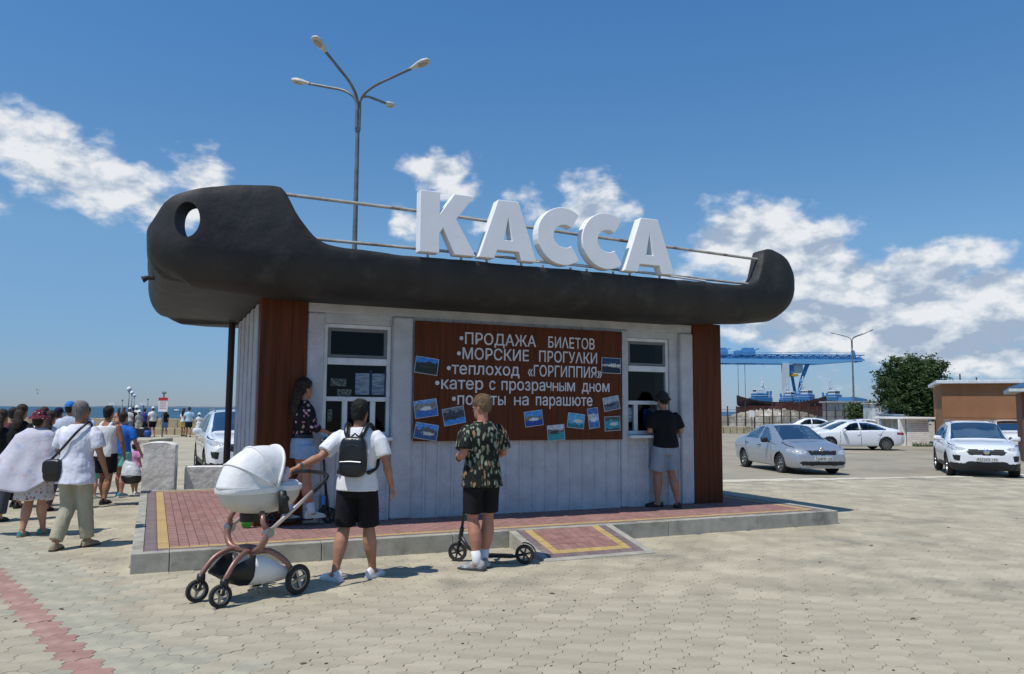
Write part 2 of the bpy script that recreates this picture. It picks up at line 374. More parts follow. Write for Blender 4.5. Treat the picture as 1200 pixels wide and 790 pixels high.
def hexa(Rr, gap, amp, seg=3, lift=.022, ch=.004):
    out = []
    for i in range(6):
        a, b = [Vector((math.cos(math.pi / 3 * k), math.sin(math.pi / 3 * k))) * (Rr - gap) for k in (i, i + 1)]
        nrm = Vector((math.cos(math.pi / 3 * (i + .5)), math.sin(math.pi / 3 * (i + .5))))
        for j in range(seg):
            t = j / seg; out.append(a.lerp(b, t) + nrm * amp * math.sin(2 * math.pi * t))
    top = [(p.x * (1 - ch / Rr), p.y * (1 - ch / Rr), 0) for p in out]; low = [(p.x, p.y, -ch) for p in out]; bot = [(p.x, p.y, -lift) for p in out]
    n = len(out); fs = [tuple(range(n))]
    for k in range(n): q = (k + 1) % n; fs += [(k, n + k, n + q, q)]
    return top + low, fs
def pavers():
    A = R(41); c = Vector((-math.sin(A), math.cos(A))); p = Vector((math.cos(A), math.sin(A)))
    Rr = .14; hv, hf = hexa(Rr, .0016, .016)
    paving = tag(MB().add([(-4.5, 3.4, -.021), (4.5, 3.4, -.021), (9, 9, -.021), (-9, 9, -.021)], [(0, 1, 2, 3)]).build('paving', m_sand), kind='structure')
    rnd = random.Random(11); cells = []
    for i in range(-75, 110):
        pc = 1.375 + i * 1.5 * Rr
        for j in range(-60, 130):
            q = p * pc + c * ((j + (.5 if i % 2 else 0)) * math.sqrt(3) * Rr)
            x, y = q
            if y < 3.6 or y > (17.9 + .35 * (x - 1.5) if x > -1 else 18.2) or abs(x) > .72 * y + 2.2: continue
            l = KI @ Vector((x, y, 0))
            if .1 < l.x < 9.5 and .1 < l.y < 6.5: continue
            if 4.28 < l.x < 5.45 and -.87 < l.y < .2: continue
            kind = 1 if i == 0 else 2 if i in (1, 2) or (i == 3 and rnd.random() < .6) or (i in (4, -1) and rnd.random() < .25) or rnd.random() < .002 else 0
            d = CM.transposed() @ Vector((x, y, -CAMH)); px, py = 600 + FPX * d.x / -d.z, 395 - FPX * d.y / -d.z
            vis = -20 < px < 1220 and py < 800
            cells.append((x, y, kind, vis))
    # hidden behind people or the platform does not matter here: the nearest ones in view become single parts
    order = sorted([k for k, q in enumerate(cells) if q[3]], key=lambda k: cells[k][1])
    parts = set()
    for kd, lim in ((0, 300), (1, 60), (2, 90)):
        parts |= set([k for k in order if cells[k][2] == kd][:lim])
    ang = Matrix.Rotation(A, 3, 'Z'); mats = (m_paver, m_paver_red, m_paver_grey)
    single = []
    for m in mats:
        me = bpy.data.meshes.new('paver'); me.from_pydata([ang @ Vector(v) for v in hv], [], hf); me.materials.append(m); single.append(me)
    bulk = [([], [], []) for _ in mats]
    for k, (x, y, kd, vis) in enumerate(cells):
        z = gz(x, y) + rnd.uniform(-.0018, .0018); tx, ty = rnd.uniform(-.008, .008), rnd.uniform(-.008, .008)
        if k in parts:
            o = link('paver', single[kd], paving, (x, y, z)); o.rotation_euler = (tx, ty, rnd.choice((0, math.pi)))
        else:
            V, F, Tn = bulk[kd]; b = len(V)
            for v in hv:
                w = ang @ Vector(v); V.append((x + w.x, y + w.y, z + w.z + w.x * ty + w.y * tx))
            F += [tuple(i + b for i in f) for f in hf]; Tn += [rnd.random()] * len(hf)
    for kd, (V, F, Tn) in enumerate(bulk):
        if not V: continue
        me = bpy.data.meshes.new('far_pavers'); me.from_pydata(V, [], F); me.materials.append(mats[kd])
        at = me.attributes.new('tone', 'FLOAT', 'FACE'); at.data.foreach_set('value', Tn)
        tag(link('far_pavers', me, paving), kind='stuff')
pavers()

# ------------------------------------------------------------------ platform with brick paving
m_kerb = pm('kerb_concrete', lin((176, 172, 158)), lin((150, 147, 135)), sc=5, det=8, bump=.35, bsc=90, c3=lin((128, 124, 112)), sc3=2, rough=.9, rnd=.05)
m_bred = pm('red_brick_paving', lin((154, 116, 108)), lin((134, 100, 94)), sc=11, bump=.4, bsc=150, tone=.13, rough=.9, c3=lin((156, 128, 118)), sc3=2.2, bd=.004)
m_byel = pm('yellow_brick_paving', lin((188, 160, 106)), lin((166, 140, 90)), sc=11, bump=.4, bsc=150, tone=.08, rough=.9, c3=lin((180, 156, 112)), sc3=3, bd=.004)
m_bpur = pm('violet_grey_brick_paving', lin((128, 112, 112)), lin((108, 94, 96)), sc=11, bump=.4, bsc=150, tone=.1, rough=.9, c3=lin((140, 128, 120)), sc3=3, bd=.004)
PH = .20
BR = {}
def brick_mesh(m, lu, lv):
    key = (m.name, round(lu, 3), round(lv, 3))
    if key not in BR:
        g, ch = .0025, .004; a, b = lu / 2 - g, lv / 2 - g
        top = [(-a + ch, -b + ch, 0), (a - ch, -b + ch, 0), (a - ch, b - ch, 0), (-a + ch, b - ch, 0)]; lo = [(-a, -b, -ch), (a, -b, -ch), (a, b, -ch), (-a, b, -ch)]; bt = [(x, y, -.02) for x, y, _ in lo]
        me = bpy.data.meshes.new('paving_brick'); me.from_pydata(top + lo + bt, [], [(0, 1, 2, 3)] + [(i, i + 4, (i + 1) % 4 + 4, (i + 1) % 4) for i in range(4)] + [(i + 4, i + 8, (i + 1) % 4 + 8, (i + 1) % 4 + 4) for i in range(4)])
        me.materials.append(m); BR[key] = me
    return BR[key]
def platform():
    pf = empty('kiosk_platform', M=KM); tag(pf, kind='structure')
    rnd = random.Random(5)
    MB().box((.05, .05, -.1), (9.55, 6.55, PH - .018)).build('bedding', m_sand, pf)
    W, D, kw = 9.6, 6.6, .115
    def kerb(a, b): MB().box(a, b).build('kerbstone', m_kerb, pf, bevel=.008)
    x = .36; kerb((0, 0, -.12), (.357, kw, PH))
    while x < W - .01:
        if abs(x - 4.36) < .01: pass
        e = min(x + 1.54, W); kerb((x + .003, rnd.uniform(0, .004), -.12), (e - .003, kw, PH + rnd.uniform(-.003, .003))); x = e
    y = kw + .003
    while y < D - .01:
        e = min(y + 1.0, D); kerb((rnd.uniform(0, .004), y + .002, -.12), (kw, e - .002, PH)); kerb((W - kw, y + .002, -.12), (W, e - .002, PH)); y = e
    kerb((kw + .003, D - kw, -.12), (W - kw - .003, D, PH))
    cells = []
    def put(m, u, v, lu, lv):
        if 1.36 < u < 8.6 and 1.53 < v < 5.0: return
        cells.append((m, u, v, lu, lv))
    r1 = kw + .003; wv = .128; r2 = r1 + wv; wy = .118; r3 = r2 + wy
    n = 62
    for i in range(n):                                   # frame rows: violet outside, yellow inside
        lv = (D - 2 * r1) / n; put(m_bpur, r1 + wv / 2, r1 + lv * (i + .5), wv, lv); put(m_bpur, W - r1 - wv / 2, r1 + lv * (i + .5), wv, lv)
    lv = (D - 2 * r2) / 31
    for i in range(31): put(m_byel, r2 + wy / 2, r2 + lv * (i + .5), wy, lv); put(m_byel, W - r2 - wy / 2, r2 + lv * (i + .5), wy, lv)
    lu = (W - 2 * r2) / 46
    for i in range(46):
        put(m_bpur, r2 + lu * (i + .5), r1 + .05, lu, .10); put(m_bpur, r2 + lu * (i + .5), D - r1 - .05, lu, .10)
    lu = (W - 2 * r3) / 46
    for i in range(46):
        put(m_byel, r3 + lu * (i + .5), r1 + .155, lu, .10); put(m_byel, r3 + lu * (i + .5), D - r1 - .155, lu, .10)
    a0, b0, b1 = r3, r1 + .208, D - r1 - .208
    nu = round((W - 2 * r3) / .1); lu = (W - 2 * r3) / nu
    for i in range(nu):
        v = b0
        first = .1 if i % 2 else .2
        while v < b1 - .01:
            l = first if v == b0 else .2; l = min(l, b1 - v); put(m_bred, a0 + lu * (i + .5), v + l / 2, lu, l); v += l
    def dist(c): w = KM @ Vector((c[1], c[2], 0)); return w.length
    for m in (m_bred, m_byel, m_bpur):
        mine = sorted([c for c in cells if c[0] is m], key=dist); bv, bf, bt = [], [], []
        for k, (_, u, v, lu, lv) in enumerate(mine):
            me = brick_mesh(m, lu, lv); z = PH + rnd.uniform(-.0012, .0012)
            if k < 300: o = link('paving_brick', me, pf, (u, v, z)); o.rotation_euler = (rnd.uniform(-.006, .006), rnd.uniform(-.006, .006), 0)
            else:
                b = len(bv); bv += [(q.co.x + u, q.co.y + v, q.co.z + z) for q in me.vertices]; bf += [tuple(i + b for i in p.vertices) for p in me.polygons]; bt += [rnd.random()] * len(me.polygons)
        if bv:
            me = bpy.data.meshes.new('far_paving_bricks'); me.from_pydata(bv, [], bf); me.materials.append(m)
            me.attributes.new('tone', 'FLOAT', 'FACE').data.foreach_set('value', bt); tag(link('far_paving_bricks', me, pf), kind='stuff')
    # ramp in front of the board
    rp = empty('entrance_ramp', M=KM @ Matrix.Translation((4.16, -1.0, 0))); tag(rp, kind='structure')
    Wr, Lr = 1.46, .995; s = PH / Lr
    def rz(y): return max(.004, s * y * .97)
    def slab(name, m, x0, x1, y0, y1, lift, low=-.08, bev=0):
        vs = [(x0, y0, low), (x1, y0, low), (x1, y1, low), (x0, y1, low), (x0, y0, rz(y0) + lift), (x1, y0, rz(y0) + lift), (x1, y1, rz(y1) + lift), (x0, y1, rz(y1) + lift)]
        MB().add(vs, [(3, 2, 1, 0), (4, 5, 6, 7), (0, 1, 5, 4), (1, 2, 6, 5), (2, 3, 7, 6), (3, 0, 4, 7)]).build(name, m, rp, bevel=bev)
    slab('bedding', m_sand, .05, Wr - .05, .03, Lr - .01, -.012)
    slab('kerbstone', m_kerb, 0, .09, .092, Lr - .002, .006, bev=.005); slab('kerbstone', m_kerb, Wr - .09, Wr, .092, Lr - .002, .006, bev=.005)
    slab('kerbstone', m_kerb, 0, Wr / 2 - .002, 0, .09, .006, bev=.005); slab('kerbstone', m_kerb, Wr / 2 + .002, Wr, 0, .09, .006, bev=.005)
    def brow(m, x0, x1, y0, y1, nx, ny):
        for i in range(nx):
            for j in range(ny):
                g = .0025; a, b = x0 + (x1 - x0) * i / nx + g, x0 + (x1 - x0) * (i + 1) / nx - g; c, d = y0 + (y1 - y0) * j / ny + g, y0 + (y1 - y0) * (j + 1) / ny - g
                slab('paving_brick', m, a, b, c, d, rnd.uniform(.002, .004), low=rz(c) - .03)
    brow(m_bpur, .092, .2, .092, Lr, 1, 9); brow(m_bpur, Wr - .2, Wr - .092, .092, Lr, 1, 9); brow(m_bpur, .2, Wr - .2, .092, .2, 10, 1)
    brow(m_byel, .2, .31, .2, Lr, 1, 4); brow(m_byel, Wr - .31, Wr - .2, .2, Lr, 1, 4); brow(m_byel, .31, Wr - .31, .2, .31, 4, 1)
    brow(m_bred, .31, Wr - .31, .31, Lr, 8, 4)
platform()
# pale kerb strip between the paving and the parking lot
m_strip = pm('white_kerb', lin((214, 206, 186)), lin((186, 178, 158)), sc=2, bump=.3, bsc=60, c3=lin((160, 150, 130)), sc3=1.1, rough=.9, rnd=.05)
def strip():
    st = tag(empty('kerb_strip'), kind='structure')
    x = 1.5
    while x < 19:
        y = 17.9 + .35 * (x - 1.5); a = math.atan(.35)
        M = Matrix.Translation((x, y, gz(x, y))) @ Matrix.Rotation(a, 4, 'Z')
        w = .5 if x < 7.5 else .3
        MB().box((.006, -w / 2, -.1), (.99, w / 2, .015 + random.uniform(0, .012)), M).build('kerbstone', m_strip, st, bevel=.01); x += math.cos(a)
strip()
def debris():
    rnd = random.Random(31); V, F = [], []
    for k in range(420):
        y = 4.4 + rnd.random() ** 1.6 * 12; x = rnd.uniform(-.7, .7) * y; l = KI @ Vector((x, y, 0))
        if -.1 < l.x < 9.7 and -1.1 < l.y < 6.7: continue
        a = rnd.uniform(0, 6.3); n = rnd.randint(4, 6); s = rnd.uniform(.004, .02) * (1 if rnd.random() < .9 else 2); el = rnd.uniform(.25, .8); o = len(V)
        for i in range(n): t = 2 * math.pi * i / n; r = s * rnd.uniform(.6, 1.2); px, py = r * math.cos(t), r * math.sin(t) * el; V.append((x + px * math.cos(a) - py * math.sin(a), y + px * math.sin(a) + py * math.cos(a), gz(x, y) + .003))
        V.append((x, y, gz(x, y) + .003 + s * .25)); F += [(o + i, o + (i + 1) % n, o + n) for i in range(n)]
    tag(MB().add(V, F).build('paving_debris', pm('dry_debris', lin((96, 84, 66)), lin((60, 54, 46)), sc=3, rough=.95), fix=False), 'small dry leaves and grit scattered over the paving', 'debris', kind='stuff')
debris()
print('ground', time.time() - T0)
# ------------------------------------------------------------------ ticket kiosk with a boat for a roof
m_hull = pm('dark_hull_paint', (.034, .034, .034), (.022, .022, .0225), sc=2.2, det=9, bump=.3, bsc=9, rough=.62, spec=.35, c3=(.055, .053, .05), sc3=1.7, bd=.03)
m_plaster = pm('white_rough_plaster', lin((206, 207, 210)), lin((186, 187, 190)), sc=4, det=9, bump=1, bsc=55, rough=.95, c3=lin((190, 190, 191)), sc3=1.8, bd=.02)
m_brown = pm('brown_cladding', (.135, .036, .012), (.075, .021, .008), sc=3, st=(7, 7, .35), det=8, bump=.15, bsc=20, rough=.5, spec=.15)
m_white = pm('white_frame', lin((226, 228, 230)), lin((205, 208, 212)), sc=5, bump=.05, rough=.4)
m_grey = pm('grey_frame', lin((120, 122, 124)), sc=5, bump=.05, rough=.5)
m_rust = pm('rusty_white_rail', lin((190, 186, 176)), lin((160, 154, 142)), sc=3, rough=.6, bump=.3, bsc=60, c3=lin((112, 70, 42)), sc3=3.4)
m_pipe = pm('dark_brown_pipe', lin((52, 40, 36)), rough=.5)
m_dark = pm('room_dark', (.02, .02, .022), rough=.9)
m_glass = glass_mat(tint=(.82, .85, .86), refl=.014)
def rr_perimeter(u0, u1, v0, v1, rl, rr_, step=.06):
    """rounded rectangle: points and outward normals"""
    P = []
    def line(a, b, nrm):
        n = max(2, int((Vector(b) - Vector(a)).length / step))
        for i in range(n): P.append((Vector(a).lerp(Vector(b), i / n), Vector(nrm)))
    def arc(cx, cy, r, a0, a1):
        n = max(4, int(abs(a1 - a0) * r / step))
        for i in range(n): t = a0 + (a1 - a0) * i / n; d = Vector((math.cos(t), math.sin(t))); P.append((Vector((cx, cy)) + d * r, d))
    h = math.pi / 2
    line((u0 + rl, v0), (u1 - rr_, v0), (0, -1)); arc(u1 - rr_, v0 + rr_, rr_, -h, 0)
    line((u1, v0 + rr_), (u1, v1 - rr_), (1, 0)); arc(u1 - rr_, v1 - rr_, rr_, 0, h)
    line((u1 - rr_, v1), (u0 + rl, v1), (0, 1)); arc(u0 + rl, v1 - rl, rl, h, 2 * h)
    line((u0, v1 - rl), (u0, v0 + rl), (-1, 0)); arc(u0 + rl, v0 + rl, rl, 2 * h, 3 * h)
    return P
def hull(kiosk):
    U0, U1, V0, V1 = -.02, 9.60, .5, 5.85
    P = rr_perimeter(U0, U1, V0, V1, .55, .42, .055)
    top = [(0, 3.72), (.05, 3.92), (.2, 4.06), (.45, 4.16), (.85, 4.25), (1.38, 4.31), (1.47, 4.27), (1.55, 4.03), (1.68, 3.85), (1.8, 3.71), (1.9, 3.65), (2.03, 3.615), (3, 3.6), (8.2, 3.6), (8.4, 3.615), (8.58, 3.68), (8.68, 3.85), (8.72, 4.12), (8.78, 4.22), (8.92, 4.24), (9.15, 4.16), (9.34, 4.02), (9.5, 3.8), (9.6, 3.62)]
    bot = [(0, 3.16), (.3, 3.08), (.9, 3.05), (8.5, 3.05), (9.1, 3.12), (9.6, 3.24)]
    nt = 22; rows = [[] for _ in range(nt + 1)]; inner_t = []; inner_b = []
    for (p, nrm) in P:
        zt, zb = sum(interp(top, p.x + d * .03) for d in (-2, -1, 0, 1, 2)) / 5, interp(bot, p.x)
        for j in range(nt + 1):
            t = j / nt; z = zb + (zt - zb) * t
            q = min(max((z - zb) / .5, 0), 1)                    # rounded chine
            ins = (.42 if nrm.y else .3) * (1 - math.sqrt(1 - (1 - q) ** 2)) + max(0, z - 3.75) ** 2 * .22
            if t > .93: ins += (t - .93) / .07 * .02
            x = p - nrm * ins
            w = mnoise.noise(Vector((x.x * 1.3, x.y * 1.3, z * 1.6))) * .012 + mnoise.noise(Vector((x.x * 4, x.y * 4, z * 4))) * .008 + mnoise.noise(Vector((x.x * 13, x.y * 13, z * 13))) * .003
            x = x + nrm * w; rows[j].append(Vector((x.x, x.y, z + (w * .8 if j == nt else 0))))
        q = rows[nt][-1]; e = Vector((nrm.x, nrm.y, 0)); th = .26
        inner_t.append(q - e * th); inner_b.append(Vector(((q - e * (th + .05)).x, (q - e * (th + .05)).y, 3.46)))
    n = len(P); rings = rows + [inner_t, inner_b]
    c0 = [Vector((4.6 + (p.x - 4.6) * .6, 3.2 + (p.y - 3.2) * .6, 3.05)) for p in rows[0]]
    mb = MB(); mb.loft([c0] + rings, cap=True)
    o = mb.build('boat_roof', m_hull, kiosk, smooth=50)
    cut = MB(); cut.tube([(.375 - .28, -.2, 3.78), (.375 + .44, 1.6, 3.79)], .205, n=32)
    for k, v in enumerate(cut.v): cx = .375 + .4 * (v[1] - .5); cut.v[k] = (cx + (v[0] - cx) * .66, v[1], v[2])
    c = cut.build('hole_cutter', None)
    c.parent = kiosk
    md = o.modifiers.new('hole', 'BOOLEAN'); md.object = c; md.operation = 'DIFFERENCE'; md.solver = 'EXACT'
    bpy.context.view_layer.update(); bake(o); bpy.data.objects.remove(c)
    o.data.set_sharp_from_angle(angle=R(50))
    return o
def kiosk_build():
    k = empty('ticket_kiosk', M=KM); tag(k, 'white ticket kiosk with brown corner columns and a dark boat-shaped roof', 'kiosk')
    bpy.context.view_layer.update()
    h = hull(k)
    MB().tube([(.2, 1.95, 3.3), (-.0, 1.95, 3.3), (-.06, 1.95, 3.27)], [.02, .03, .045], n=10).build('wall_lamp', m_pipe, h)
    V = 1.5; top = 3.07; z0 = PH + .001
    # floor and inner walls so that the windows look into a room
    w = MB(); w.box((1.5, 4.8, z0), (8.5, 4.98, top)); w.build('back_wall', m_plaster, k)
    MB().box((8.42, 1.66, z0), (8.58, 4.8, top)).build('side_wall', m_plaster, k)
    MB().box((1.42, 1.72, z0), (1.56, 4.8, top)).build('side_wall', m_plaster, k)
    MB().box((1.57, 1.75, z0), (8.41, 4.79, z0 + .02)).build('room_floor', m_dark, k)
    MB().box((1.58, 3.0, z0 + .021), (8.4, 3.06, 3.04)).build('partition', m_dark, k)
    # vertical cladding strips on front and left side
    rnd = random.Random(2)
    def strip(u0, u1, za, zb, v=V):
        d = rnd.uniform(0, .008); mb = MB(); n = 10
        # a strip with a slightly raised seam on its right edge
        poly = [(u0, 0), (u1 - .05, 0), (u1 - .036, -.024), (u1 - .012, -.024), (u1, 0), (u1, .12), (u0, .12)]
        vs = [(x, v + y - d, za) for x, y in poly] + [(x, v + y - d, zb) for x, y in poly]; m = len(poly)
        mb.add(vs, [tuple(range(m - 1, -1, -1)), tuple(range(m, 2 * m))] + [(i, (i + 1) % m, (i + 1) % m + m, i + m) for i in range(m)])
        mb.build('wall_panel', m_plaster, k)
    def strips(u0, u1, za, zb, wd=.215):
        n = max(1, round((u1 - u0) / wd)); s = (u1 - u0) / n
        for i in range(n): strip(u0 + s * i, u0 + s * (i + 1) - .002, za, zb)
    strips(3.362, 6.70, z0, 2.93); strips(2.155, 3.07, z0, 1.25); strips(6.84, 7.82, z0, 1.25)
    # pilasters stand proud, beam across the top
    for a, b, d in ((1.925, 2.152, .03), (3.072, 3.36, .045), (6.703, 6.838, .035), (7.822, 8.07, .05)):
        MB().box((a, V - d, z0), (b, V + .16, 2.93)).build('pilaster', m_plaster, k, bevel=.03, seg=3)
    MB().box((1.925, V - .02, 2.932), (8.07, V + .16, top)).build('beam', m_plaster, k, bevel=.015)
    MB().box((2.155, V + .02, 2.80), (3.07, V + .15, 2.93)).build('lintel', m_plaster, k)
    MB().box((6.84, V + .02, 2.82), (7.82, V + .15, 2.93)).build('lintel', m_plaster, k)
    MB().box((7.655, V + .03, 1.251), (7.82, V + .15, 2.818)).build('window_reveal', m_plaster, k)
    # brown corner columns: narrow boards round a core
    def column(u0, u1, v0, v1):
        c = MB().box((u0 + .012, v0 + .012, z0), (u1 - .012, v1 - .012, 3.10)).build('corner_column', m_brown, k)
        n = 3
        for i in range(n):
            a = u0 + (u1 - u0) * i / n; MB().box((a + .0008, v0, z0), (a + (u1 - u0) / n - .0008, v0 + .0115, 3.10)).build('board', m_brown, c, bevel=.0015, seg=1)
        for i in range(2):
            a = v0 + .012 + (v1 - v0 - .024) * i / 2
            for (xa, xb) in ((u0, u0 + .0115), (u1 - .0115, u1)): MB().box((xa, a + .0015, z0), (xb, a + (v1 - v0 - .024) / 2 - .0015, 3.10)).build('board', m_brown, c, bevel=.0015, seg=1)
    column(1.335, 1.922, V - .04, V + .21); column(8.073, 8.635, V - .04, V + .35)
    # left side wall: ribbed strips seen at a sharp angle
    for i in range(11):
        v0 = 1.74 + i * .29
        MB().box((1.375 - .018 * (i % 2), v0, z0), (1.42, v0 + .286, top)).build('wall_panel', m_plaster, k, bevel=.01)
    MB().tube([(1.28, 4.98, .2), (1.28, 4.98, 3.1)], .055, n=12).build('downpipe', m_pipe, k, smooth=40)
    # windows
    m_paper = pm('notice_paper', lin((206, 214, 228)), lin((150, 160, 185)), sc=24, st=(.4, 1, 3), bump=0, rough=.8, lo=.45, hi=.55)
    m_note = pm('banknote_print', lin((170, 168, 150)), lin((90, 96, 92)), sc=30, bump=0, lo=.45, hi=.55)
    m_blue = pm('blue_board', lin((40, 70, 120)), bump=0)
    def window(u0, u1, zt, zmid, zlow, zs, papers, posts):
        wv = V + .055; f = .05
        fr = MB(); fr.box((u0, wv, zs), (u0 + f, wv + .07, zt)); fr.box((u1 - f, wv, zs), (u1, wv + .07, zt)); fr.box((u0 + f, wv, zt - f), (u1 - f, wv + .07, zt))
        fr.box((u0 + f, wv - .012, zmid - .045), (u1 - f, wv + .07, zmid + .045)); fr.box((u0 + f, wv - .004, zlow - .03), (u1 - f, wv + .07, zlow + .03)); fr.box((u0 + f, wv, zs), (u1 - f, wv + .07, zs + .06))
        for a in posts: fr.box((a, wv + .002, zs + .06), (a + .07, wv + .068, zlow - .03))
        win = fr.build('window', m_white, k, bevel=.006)
        g = MB(); a, b, c, d = u0 + f, u1 - f, zmid + .045, zt - f; e = .045
        g.box((a, wv + .012, c), (a + e, wv + .06, d)); g.box((b - e, wv + .012, c), (b, wv + .06, d)); g.box((a + e, wv + .012, c), (b - e, wv + .06, c + e)); g.box((a + e, wv + .012, d - e), (b - e, wv + .06, d)); g.build('transom_sash', m_grey, win, bevel=.004)
        MB().box((a + e, wv + .03, c + e), (b - e, wv + .036, d - e)).build('pane', m_glass, win)
        MB().box((a, wv + .03, zlow + .03), (b, wv + .036, zmid - .045)).build('pane', m_glass, win)
        es = [u0 + f] + [x for q in posts for x in (q, q + .07)] + [u1 - f]
        for i in range(0, len(es), 2): MB().box((es[i], wv + .03, zs + .06), (es[i + 1], wv + .036, zlow - .03)).build('pane', m_glass, win)
        MB().box((u0 - .03, V - .13, zs - .05), (u1 + .0, wv + .02, zs - .004)).build('counter', m_white, win, bevel=.01)
        for (x0, x1, za, zb, m) in papers: MB().box((x0, wv + .05, za), (x1, wv + .053, zb)).build('notice', m, win)
        return win
    window(2.156, 3.068, 2.798, 2.30, 1.80, 1.30,
           [(2.60, 2.79, 1.86, 2.15, m_paper), (2.83, 3.0, 1.86, 2.15, m_paper), (2.27, 2.48, 1.97, 2.07, m_note), (2.36, 2.55, 1.84, 1.93, m_note), (2.24, 2.30, 1.50, 1.66, m_note), (2.795, 2.826, 1.86, 2.2, m_blue), (3.003, 3.016, 1.86, 2.2, m_blue)], (2.42, 2.80))
    window(6.842, 7.652, 2.818, 2.335, 1.80, 1.30, [(6.90, 6.985, 1.5, 1.72, m_paper), (7.2, 7.42, 1.45, 1.7, m_blue)], (7.0, 7.46))
    # railing
    rl = MB(); rl.tube([(1.45, .66, 4.235), (3.2, .665, 4.22), (5.5, .67, 4.15), (8.85, .66, 4.07)], .022, n=8); rl.build('rail', m_rust, k)
    rl = MB(); rl.tube([(1.66, .66, 3.725), (4, .67, 3.73), (8.6, .67, 3.665)], .02, n=8); rl.build('rail', m_rust, k)
    rl = MB(); rl.tube([(4.6, .62, 3.69), (6.2, .63, 3.70), (7.7, .64, 3.64)], .014, n=8); rl.build('rail', m_white, k)
    return k
kiosk_build()

# ------------------------------------------------------------------ rooftop letters
def letters():
    t = empty('rooftop_sign', M=KM @ Matrix.Translation((3.09, .42, 3.645))); tag(t, 'big white three-dimensional letters spelling КАССА on the boat roof', 'sign')
    mf = pm('white_sign_face', lin((244, 244, 244)), lin((238, 238, 238)), sc=3, bump=0, rough=.45); mt = pm('sign_edge_trim', lin((150, 152, 156)), bump=0, rough=.5); H = .79; D = .16
    Kp = [(0, 0), (.255, 0), (.255, .255), (.30, .33), (.455, 0), (.735, 0), (.47, .46), (.71, .79), (.44, .79), (.255, .51), (.255, .79), (0, .79)]
    def Cpts(w):
        c = (w * .55, H / 2); ro, ri = (w * .55, H / 2 + .005), (w * .55 - .235, H / 2 - .235); o, i = [], []
        n = 26; a0 = math.acos(min(1, (w - c[0]) / ro[0] * .86)); 
        for j in range(n + 1):
            a = R(52) + (2 * math.pi - R(104)) * j / n; o.append((c[0] + ro[0] * math.cos(a), c[1] + ro[1] * math.sin(a)))
        for j in range(n + 1):
            a = R(52) + (2 * math.pi - R(104)) * j / n; i.append((c[0] + .02 + ri[0] * math.cos(a) * 1.05, c[1] + ri[1] * math.sin(a)))
        # vertical terminals
        xr = max(o[0][0], i[0][0]) + .0
        o2 = o[:]; i2 = i[:]
        return o2, i2, xr
    def letter(ch, u, w):
        mb = MB()
        if ch == 'К':
            s = w / .735; mb.prism([(x * s, z) for x, z in Kp], D)
        elif ch == 'А':
            cx = w / 2; tw = .15
            outer = [(0, 0), (.225, 0), (.262, .115), (w - .262, .115), (w - .225, 0), (w, 0), (cx + tw, H), (cx - tw, H)]
            hole = [(cx, .56), (cx - .058, .255), (cx + .058, .255)]
            o3 = outer; n = len(outer)
            tri = [(0, 1, 2, 9), (2, 3, 10, 9), (3, 4, 5, 10), (5, 6, 8, 10), (6, 7, 8), (7, 0, 9, 8)]
            pts = outer + hole; m = len(pts)
            vs = [(x, 0, z) for x, z in pts] + [(x, D, z) for x, z in pts]; fs = [tuple(f) for f in tri] + [tuple(i + m for i in reversed(f)) for f in tri]
            fs += [(i, i + m, (i + 1) % n + m, (i + 1) % n) for i in range(n)]
            hh = [8, 10, 9]; fs += [(hh[i], hh[i] + m, hh[(i + 1) % 3] + m, hh[(i + 1) % 3]) for i in range(3)]
            mb.add(vs, fs)
        else:
            o, i, xr = Cpts(w); pts = o + i; m = len(pts); n = len(o)
            vs = [(x, 0, z) for x, z in pts] + [(x, D, z) for x, z in pts]; fs = []
            for j in range(n - 1):
                fs += [(j, j + 1, n + j + 1, n + j), (m + j, m + n + j, m + n + j + 1, m + j + 1), (j, m + j, m + j + 1, j + 1), (n + j, n + j + 1, m + n + j + 1, m + n + j)]
            fs += [(0, n, m + n, m), (n - 1, m + n - 1, m + 2 * n - 1, 2 * n - 1)]
            mb.add(vs, fs)
        L = mb.build('letter', mf, t); L.location = (u, 0, 0); L['label'] = 'white block letter ' + ch
        bv = L.modifiers.new('bevel', 'BEVEL'); bv.width = .006; bv.segments = 1; bv.limit_method = 'ANGLE'
        for x in (w * .2, w * .8): MB().box((x - .012, .12, -.10), (x + .012, .145, -.002)).build('strut', m_rust, L)
    letter('К', 0, .76); letter('А', .80, .84); letter('С', 1.65, .72); letter('С', 2.34, .72); letter('А', 3.02, .86)
letters()

